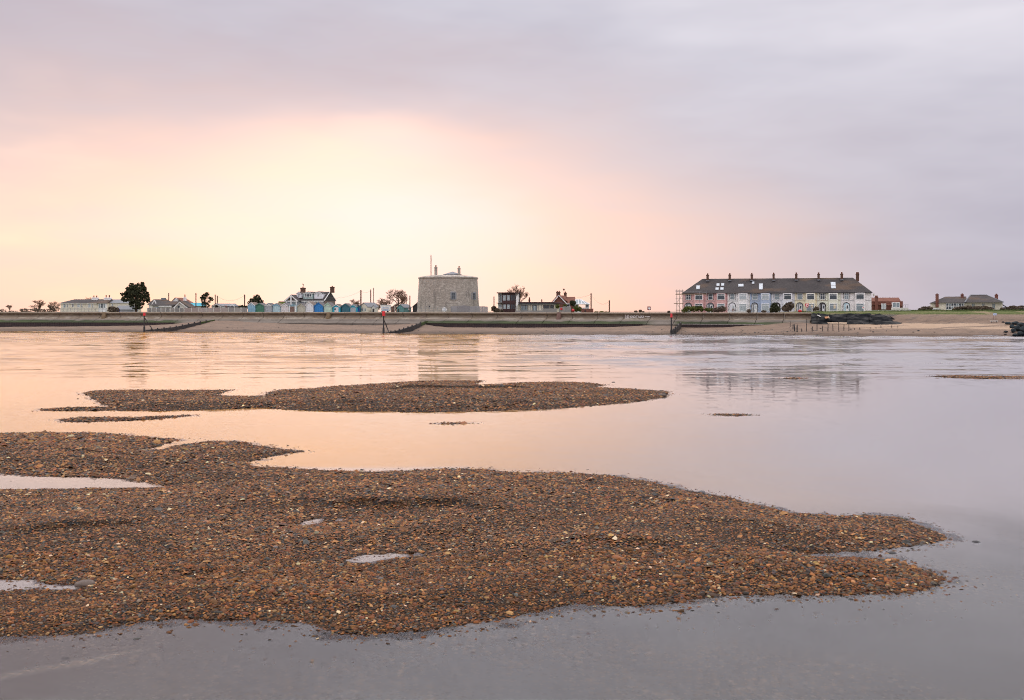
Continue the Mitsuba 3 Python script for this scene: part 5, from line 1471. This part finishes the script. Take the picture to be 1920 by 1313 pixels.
# ------------------------------------------------------------------ poles and cables
poles = [(316.2, 550, 335, .14, 'thin utility pole left of the white chimney'), (367.3, 550, 318, .15, 'utility pole by the turquoise roof'), (403.6, 553, 322, .14, 'left pole of the close pair above the white porch'), (407.6, 555, 317, .14, 'right pole of the close pair above the white porch'),
         (458.6, 553, 311, .16, 'utility pole left of the beach huts'), (676.6, 544.5, 308, .20, 'thick utility pole with insulators above the cream beach hut'), (695, 543.5, 311, .15, 'utility pole right of the cream beach hut'), (700, 540.5, 480, .16, 'faint distant mast right of the cream beach hut'),
         (761.6, 558, 330, .15, 'slender pole right of the teal chalet'), (768.4, 555, 306, .15, 'utility pole beside the dark shed at the tower'), (926.2, 556.5, 320, .14, 'thin pole between the tower and the two storey house'), (1108.4, 550.5, 290, .17, 'tall utility pole right of the conservatory'), (1142.6, 563.5, 275, .15, 'shorter utility pole standing alone on the wall')]
tops = {}
for px, rt, Y, r, lb in poles:
    k = new('utility_pole', lb, 'pole', 'wooden utility poles')
    b = Bd(k, Y)
    b.add('shaft', [b.bar((px, rt, 0), (px, 590, 0), r * 1.1, 7)], 'pole')
    if r > .12:
        b.add('insulators', [b.bar((px - 1.0, rt + 1.4, -.1), (px + 1.0, rt + 1.4, -.1), .06, 5), b.bar((px, rt - .5, 0), (px, rt, 0), r * .8, 6)], 'wire')
    tops[px] = np.array(W(px, rt + 1.2, Y))


def cable(a, c, sag, label):
    k = new('cable', label, 'cable', 'overhead cables')
    t = np.linspace(0, 1, 15)[:, None]
    p = a * (1 - t) + c * t
    p[:, 2] -= 4 * sag * (t * (1 - t))[:, 0]
    whole(k, tube(p, .022, 4), 'mat_wire')


cable(tops[407.6], tops[458.6], 1.4, 'overhead cable sagging between the pole pair and the pole left of the huts')
cable(tops[676.6], np.array(W(616, 558, 318)), .9, 'overhead cable from the thick pole to the dormer house')
cable(tops[676.6], tops[695], .6, 'overhead cable between the poles either side of the cream hut')
cable(tops[1108.4], tops[1142.6], 1.7, 'overhead cable sagging between the last two poles')
cable(tops[1108.4], np.array(W(1082, 557.5, 304)), .3, 'overhead cable from the tall pole to the brick house')

# ------------------------------------------------------------------ signs, lifebuoy stand, person
k = new('warning_sign', 'square dark red sign with white symbol on a post above the painted lettering', 'sign')
b = Bd(k, 262)
b.add('board', [b.box(1213.8, 1220.2, 574.8, 581.6, -.03, .03)], 'signred')
mat('signred', (.22, .06, .08), .5, .3)
c0 = b.w([(float(b.u(1217.3)), -.05, float(b.z(578.4)))])[0]
b.add('symbol', [tube([c0 + [0, .012, 0], c0 - [0, .012, 0]], .27, 14)], 'white')
b.add('post', [b.bar((1217, 581.6, .05), (1217, 588, .05), .05, 6)], 'offwhite')
k = new('lifebuoy_stand', 'red lifebuoy stand with white ring on a post at the end of the sea wall', 'lifebuoy stand')
b = Bd(k, 248)
b.add('housing', [b.hull([(p, r, d) for p, r in ((1509.8, 569.6), (1516.2, 569.2), (1516.8, 572.5), (1515, 575.6), (1513, 577), (1510.8, 575.6), (1509.4, 572.5)) for d in (-.16, .16)])], 'redpaint')
c0 = b.w([(float(b.u(1513)), -.2, float(b.z(572.7)))])[0]
b.add('ring', [tube([c0 + np.array([.27 * math.cos(t), 0, .27 * math.sin(t)]) for t in np.linspace(0, 2 * np.pi, 17)], .075, 6)], 'white')
b.add('post', [b.bar((1512.8, 577, .05), (1512.8, 589, .05), .09, 7)], 'steelgrey')
k = new('round_sign', 'small round white sign with red middle on a post before the end terraced house', 'sign')
b = Bd(k, 251)
c0 = b.w([(float(b.u(1618.3)), 0, float(b.z(577)))])[0]
b.add('disc', [tube([c0 + [0, .03, 0], c0 - [0, .03, 0]], .30, 18)], 'white')
b.add('symbol', [tube([c0 - [0, .035, 0], c0 - [0, .05, 0]], .15, 12)], 'redpaint')
b.add('post', [b.bar((1618.3, 579, .06), (1618.3, 590, .06), .04, 6)], 'steelgrey')
x, Y, z = on_beach(1866, 603)
k = new('notice_board', 'blue notice board on two posts standing on the shingle on the right', 'sign')
b = Bd(k, Y)
b.add('board', [b.box(1862, 1868.8, 587.4, 591.4, -.05, .02)], 'bluewall')
for q in (1863, 1867.6):
    b.add('post', [b.bar((q, 588, .06), (q, 604.5, .06), .055, 6)], 'doorbrown')
k = new('bench', 'low white bench slab at the foot of the blue notice board', 'bench')
b = Bd(k, Y - 1.2)
b.add('seat', [b.hull([(p, r, d) for p, r in ((1858, 601.6), (1870.5, 601.4), (1872, 602.6), (1858, 602.8)) for d in (0, .5)])], 'offwhite')
b.add('leg', [b.box(q, q + .8, 602.7, 605, .1, .4) for q in (1859.5, 1869)], 'dark')


def person(key, px, rfoot, height, Y, yaw):
    """One skin over a skeleton of round-ended bones, then hair and clothes as its own shells."""
    import manifold3d as m3
    s = height / 1.72

    def ball(c, r, sc=(1, 1, 1)):
        return m3.Manifold.sphere(r, 14).scale(sc).translate([float(q) for q in c])

    def bones(spec):
        out = []
        for a, ra, c, rc in spec:
            out.append(m3.Manifold.batch_hull([ball(a, ra), ball(c, rc)]))
        m = m3.Manifold.batch_boolean(out, m3.OpType.Add)
        m = m.refine_to_length(.045).to_mesh()
        t = trimesh.Trimesh(m.vert_properties[:, :3], m.tri_verts, process=True)
        trimesh.smoothing.filter_taubin(t, iterations=6)
        return np.array(t.vertices), np.array(t.faces)
    P = dict(hipL=(.09, 0, .92), hipR=(-.09, 0, .92), knL=(.11, -.03, .49), knR=(-.10, .05, .49), anL=(.11, .03, .08), anR=(-.11, .12, .09), toL=(.13, -.13, .04), toR=(-.13, -.02, .04), waist=(0, 0, 1.08), chest=(0, .01, 1.30), neck=(0, 0, 1.47), head=(0, -.01, 1.60), shL=(.17, 0, 1.40), shR=(-.17, 0, 1.40),
             elL=(.24, .03, 1.13), elR=(-.24, .04, 1.13), wrL=(.22, -.10, .90), wrR=(-.23, -.06, .89))
    body = [(P['waist'], .125, P['chest'], .145), (P['hipL'], .105, P['hipR'], .105), (P['hipL'], .11, P['waist'], .12), (P['hipR'], .11, P['waist'], .12), (P['chest'], .13, P['neck'], .060), (P['neck'], .058, P['head'], .06), ((0, -.005, 1.60), .088, (0, -.02, 1.66), .092), ((0, -.045, 1.55), .055, (0, -.02, 1.62), .075), ((0, -.105, 1.60), .018, (0, -.08, 1.63), .016),
            (P['shL'], .062, P['chest'], .11), (P['shR'], .062, P['chest'], .11)]
    for L in 'LR':
        body += [(P['sh' + L], .060, P['el' + L], .042), (P['el' + L], .041, P['wr' + L], .028), (P['hip' + L], .095, P['kn' + L], .060), (P['kn' + L], .058, P['an' + L], .040), (P['an' + L], .042, P['to' + L], .038)]
        w_ = np.array(P['wr' + L])
        pal = w_ + [0, -.02, -.07]
        body.append((w_, .026, pal, .030))
        for q in range(4):
            f0 = pal + [0, -.026 + .017 * q, -.02]
            body.append((f0, .0105, f0 + np.array([-.01 * np.sign(w_[0]), -.006, -.058 + .006 * abs(q - 1.4)]), .0085))
        body.append((w_ + [0, -.03, -.03], .012, w_ + [0, -.062, -.075], .0095))
    cy, sy = math.cos(yaw), math.sin(yaw)
    x, _, z = W(px, rfoot, Y)

    def put(m):
        v = m[0] * s
        return np.stack([x + v[:, 0] * cy - v[:, 1] * sy, Y + v[:, 0] * sy + v[:, 1] * cy, z + v[:, 2]], 1), m[1]
    part(key, 'body', put(bones(body)), 'mat_skin', smooth=True)
    part(key, 'hair', put(bones([((0, .02, 1.66), .100, (0, .035, 1.60), .095), ((0, -.03, 1.70), .072, (0, .03, 1.69), .09), ((0, .05, 1.52), .07, (0, .04, 1.60), .09)])), 'mat_hair', smooth=True)
    part(key, 'jacket', put(bones([(P['waist'], .15, P['chest'], .165), ((0, 0, .96), .15, P['waist'], .148), (P['shL'], .078, P['chest'], .13), (P['shR'], .078, P['chest'], .13), (P['chest'], .14, (0, 0, 1.44), .072)] + [q for L in 'LR' for q in ((P['sh' + L], .076, P['el' + L], .060), (P['el' + L], .058, tuple(np.array(P['wr' + L]) * .9 + np.array(P['el' + L]) * .1), .046))])), 'mat_cloth', smooth=True)
    part(key, 'trousers', put(bones([(P['hipL'], .122, P['hipR'], .122)] + [q for L in 'LR' for q in ((P['hip' + L], .115, P['kn' + L], .082), (P['kn' + L], .08, tuple(np.array(P['an' + L]) + [0, 0, .03]), .066))])), 'mat_trousers', smooth=True)
    part(key, 'shoe', put(bones([(P['anL'], .052, P['toL'], .046), ((.10, .07, .04), .042, P['toL'], .044)])), 'mat_black', smooth=True)
    part(key, 'shoe', put(bones([(P['anR'], .052, P['toR'], .046), ((-.10, .16, .04), .042, P['toR'], .044)])), 'mat_black', smooth=True)


mat('trousers', (.50, .50, .54), .9, .2)
person(new('person', 'dark haired person in pale grey clothes standing at the end of the sea wall', 'person'), 1522.3, 587.4, 1.66, 251.2, 2.6)

# ------------------------------------------------------------------ broken black revetment and boulders
rk = np.random.default_rng(99)


def rock(pts, seed, amp=.10, sub=2):
    m = trimesh.convex.convex_hull(np.asarray(pts, float))
    m = m.subdivide_to_size(.42)
    v = np.array(m.vertices)
    n = np.array(m.vertex_normals)
    v = v + n * (amp * 2 * (meshkit.fbm(v * 1.4 + seed, 3, seed) - .5))[:, None]
    return v, np.array(m.faces)


def slab(label, pts, seed, mt='rubble', Y=None, amp=.28):
    """pts: (column, row, metres in front of the bank line)."""
    k = new('broken_slab', label, 'rubble')
    out = []
    for p, r, d in pts:
        yw = Yw(p) - d
        out.append(((p - 960) * yw / F, yw, HC - (r - HZ) * yw / F))
    whole(k, rock(out, seed, amp), 'mat_' + mt)


def pair(p0, p1, tops_, bots, d0, d1):
    return [(p0, tops_[0], d0), (p1, tops_[1], d0), (p0, bots[0], d1), (p1, bots[1], d1), (p0 + .5, tops_[0] + 1, d0 - 3), (p1 - .5, tops_[1] + 1, d0 - 3), (p0, bots[0], d0 - 2), (p1, bots[1], d0 - 2)]


slab('tall black slab at the broken end of the sea wall', pair(1521.6, 1538, (588.0, 588.6), (607, 607.5), 1.2, 5.2), 1)
slab('black slab with a bulging face beside the wall end', pair(1533, 1552.5, (587.6, 590.6), (607.5, 608), 2.0, 5.6), 2)
slab('long dark sagging lip of the broken revetment', pair(1549, 1590.5, (590.6, 588.6), (602.5, 604), 1.0, 4.0), 3)
slab('long dark slab in the middle of the broken revetment', pair(1588, 1633, (588.4, 588.6), (607, 607.5), 1.0, 5.2), 4)
slab('rounded dark hump near the right end of the revetment', [(1630, 592, 2.5), (1634, 590, 1.8), (1641, 590, 1.8), (1644, 602, 4.6), (1631, 608, 5.6), (1646, 608, 5.8), (1634, 592, -1), (1642, 592, -1)], 5)
slab('large dark slab sloping down at the right end of the revetment', [(1641, 589.4, 1.5), (1650, 588.4, 1.2), (1661, 592, 1.6), (1672, 598, 2.2), (1645, 608, 5.6), (1676, 606, 5.4), (1650, 590, -2), (1668, 598, -2)], 6)
slab('low dark toe of slabs trailing to the right of the revetment', [(1640, 604.5, 5.6), (1658, 602.2, 5.2), (1680, 603, 5), (1692, 606, 5.6), (1640, 609, 6.6), (1688, 608.5, 6.6), (1660, 605, 1), (1682, 604, 1)], 7, amp=.07)
slab('thin dark leaning slab right of the large slope', [(1667, 593.5, 2.2), (1670, 593.4, 2.2), (1679, 599, 2.6), (1676, 600, 2.6), (1668, 594.2, 1.4), (1678, 600, 1.4)], 8, amp=.03)
slab('orange brick lump lodged in the black slabs', [(1546, 594.2, 4.2), (1552, 593.2, 4.2), (1553.5, 596.4, 4.9), (1547.5, 597.6, 5.1), (1548, 594, 3), (1553, 596, 3)], 9, 'orangerubble', amp=.05)
slab('small pale splinter lying on the black slab', [(1531.5, 590.8, 3.4), (1533, 590.4, 3.4), (1539.5, 593.4, 4.2), (1538.5, 594.6, 4.3), (1532, 591, 3), (1539, 594, 3)], 10, 'offwhite', amp=.02)
slab('pale stone next to the orange lump in the black slabs', [(1552.6, 592.6, 4.0), (1554.2, 592.4, 4.0), (1555.4, 597, 4.5), (1553.8, 597.4, 4.6), (1553, 593, 3.4), (1555, 597, 3.4)], 11, 'sand', amp=.02)
slab('pale exposed concrete toe under the sagging lip', pair(1551, 1588, (604.4, 604.6), (606.8, 607.2), 4.6, 5.2), 12, 'sand', amp=.05)

BO = [(1890, 606.5, 6, 2.4), (1903, 606, 8, 3), (1915, 609, 8, 4), (1898, 612.5, 5, 3.5), (1908, 616, 7, 5), (1919, 618, 8, 6), (1900, 620, 5, 3.5), (1912, 626, 7, 4), (1924, 628, 8, 5), (1904, 628.5, 6, 3), (1886, 622, 4, 1.6), (1885, 627, 2.6, 1), (1881, 604.5, 3, 1.4), (1934, 612, 10, 6)]
BL = ['flat boulder at the upper left of the heap', 'broad pale topped boulder crowning the heap', 'big boulder at the upper right of the heap', 'boulder on the left shoulder of the heap', 'boulder in the very middle of the heap', 'large boulder in the heap cut by the right edge', 'lower left boulder of the main heap', 'boulder at the foot of the heap by the water', 'boulder at the lower right corner of the heap', 'small boulder touching the water left of the heap foot', 'low flat boulder lying apart left of the heap', 'smallest boulder apart by the waterline', 'small boulder farthest left beside the pale sand', 'outermost boulder half outside the right edge']
for i, (p, r, w_, h_) in enumerate(BO):
    x, Y, z = on_beach(p, min(r + h_, 630))
    m = Y / F
    k = new('boulder', 'dark weedy ' + BL[i], 'boulder', 'boulders heaped at the right edge')
    n = 26
    u = rk.normal(size=(n, 3))
    u /= np.linalg.norm(u, axis=1, keepdims=True)
    c = np.array([x, Y, HC - (r - HZ) * m])
    whole(k, rock(c + u * np.array([w_ * m, w_ * m, h_ * m * 1.25]), i, .05), 'mat_boulder')

# loose dark stones on the lower beach
sv, sf, sc_ = [], [], []
rs = np.random.default_rng(17)
pxs = np.concatenate([rs.uniform(-50, 1900, 120), rs.uniform(1240, 1500, 90), rs.uniform(1420, 1700, 50)])
pos = []
for p in pxs:
    lo, hi = toe_row(p) + 2, sea_row(p)
    pos.append(on_beach(p, hi - (hi - lo) * rs.uniform(0, 1) ** 1.6 * .7))
pos = np.array(pos)
v, f, c = pebbles(pos[:, 0], pos[:, 1], pos[:, 2] + .02, rs.uniform(.08, .24, len(pos)), rs)
k = new('beach_stones', 'scattered dark stones on the far beach', 'stones', None, 'stuff')
whole(k, (v, f), 'mat_wetwood', smooth=True)

# ------------------------------------------------------------------ a few single stones on the near banks
for p, r, w_, lab_, mt in ((160, 1098, 19, 'large smooth brown grey stone beside the left pool', 'stone_a'), (1228, 945, 6, 'dark flat stone on the bank near its far edge', 'stone_b'), (1316, 923, 7, 'grey stone standing just off the far edge of the bank', 'stone_c'),
                          (1672, 1037, 9, 'dark stone in the narrow inlet on the right', 'stone_b'), (1830, 1016, 8, 'dark stone alone in the water right of the bank', 'stone_b'), (1150, 717, 3.5, 'small stone off the far side of the middle island', 'stone_b'), (1242, 743, 8, 'brown stone at the right tip of the middle island', 'stone_a')):
    x, y = G(p, r)
    z = max(float(height(np.array([x]), np.array([y]))[0]), -.03)
    rad = w_ * y / F
    k = new('stone', lab_, 'stone')
    ic = trimesh.creation.icosphere(3, 1.0)
    v = np.array(ic.vertices)
    v = v * (1 + .35 * (meshkit.fbm(v * 1.1 + p, 3, int(p) % 50) - .5))[:, None] * np.array([rad, rad * .7, rad * .42]) + [x, y, z + rad * .16]
    whole(k, (v, np.array(ic.faces)), 'mat_' + mt, smooth=True)
mat('stone_a', proc(lambda p, n, uv: mix((.055, .042, .038), (.17, .12, .095), fbm(p.x * 5, p.y * 5, p.z * 5, 4))), .5, .4)
mat('stone_b', (.035, .033, .036), .5, .4)
mat('stone_c', (.11, .11, .12), .5, .4)
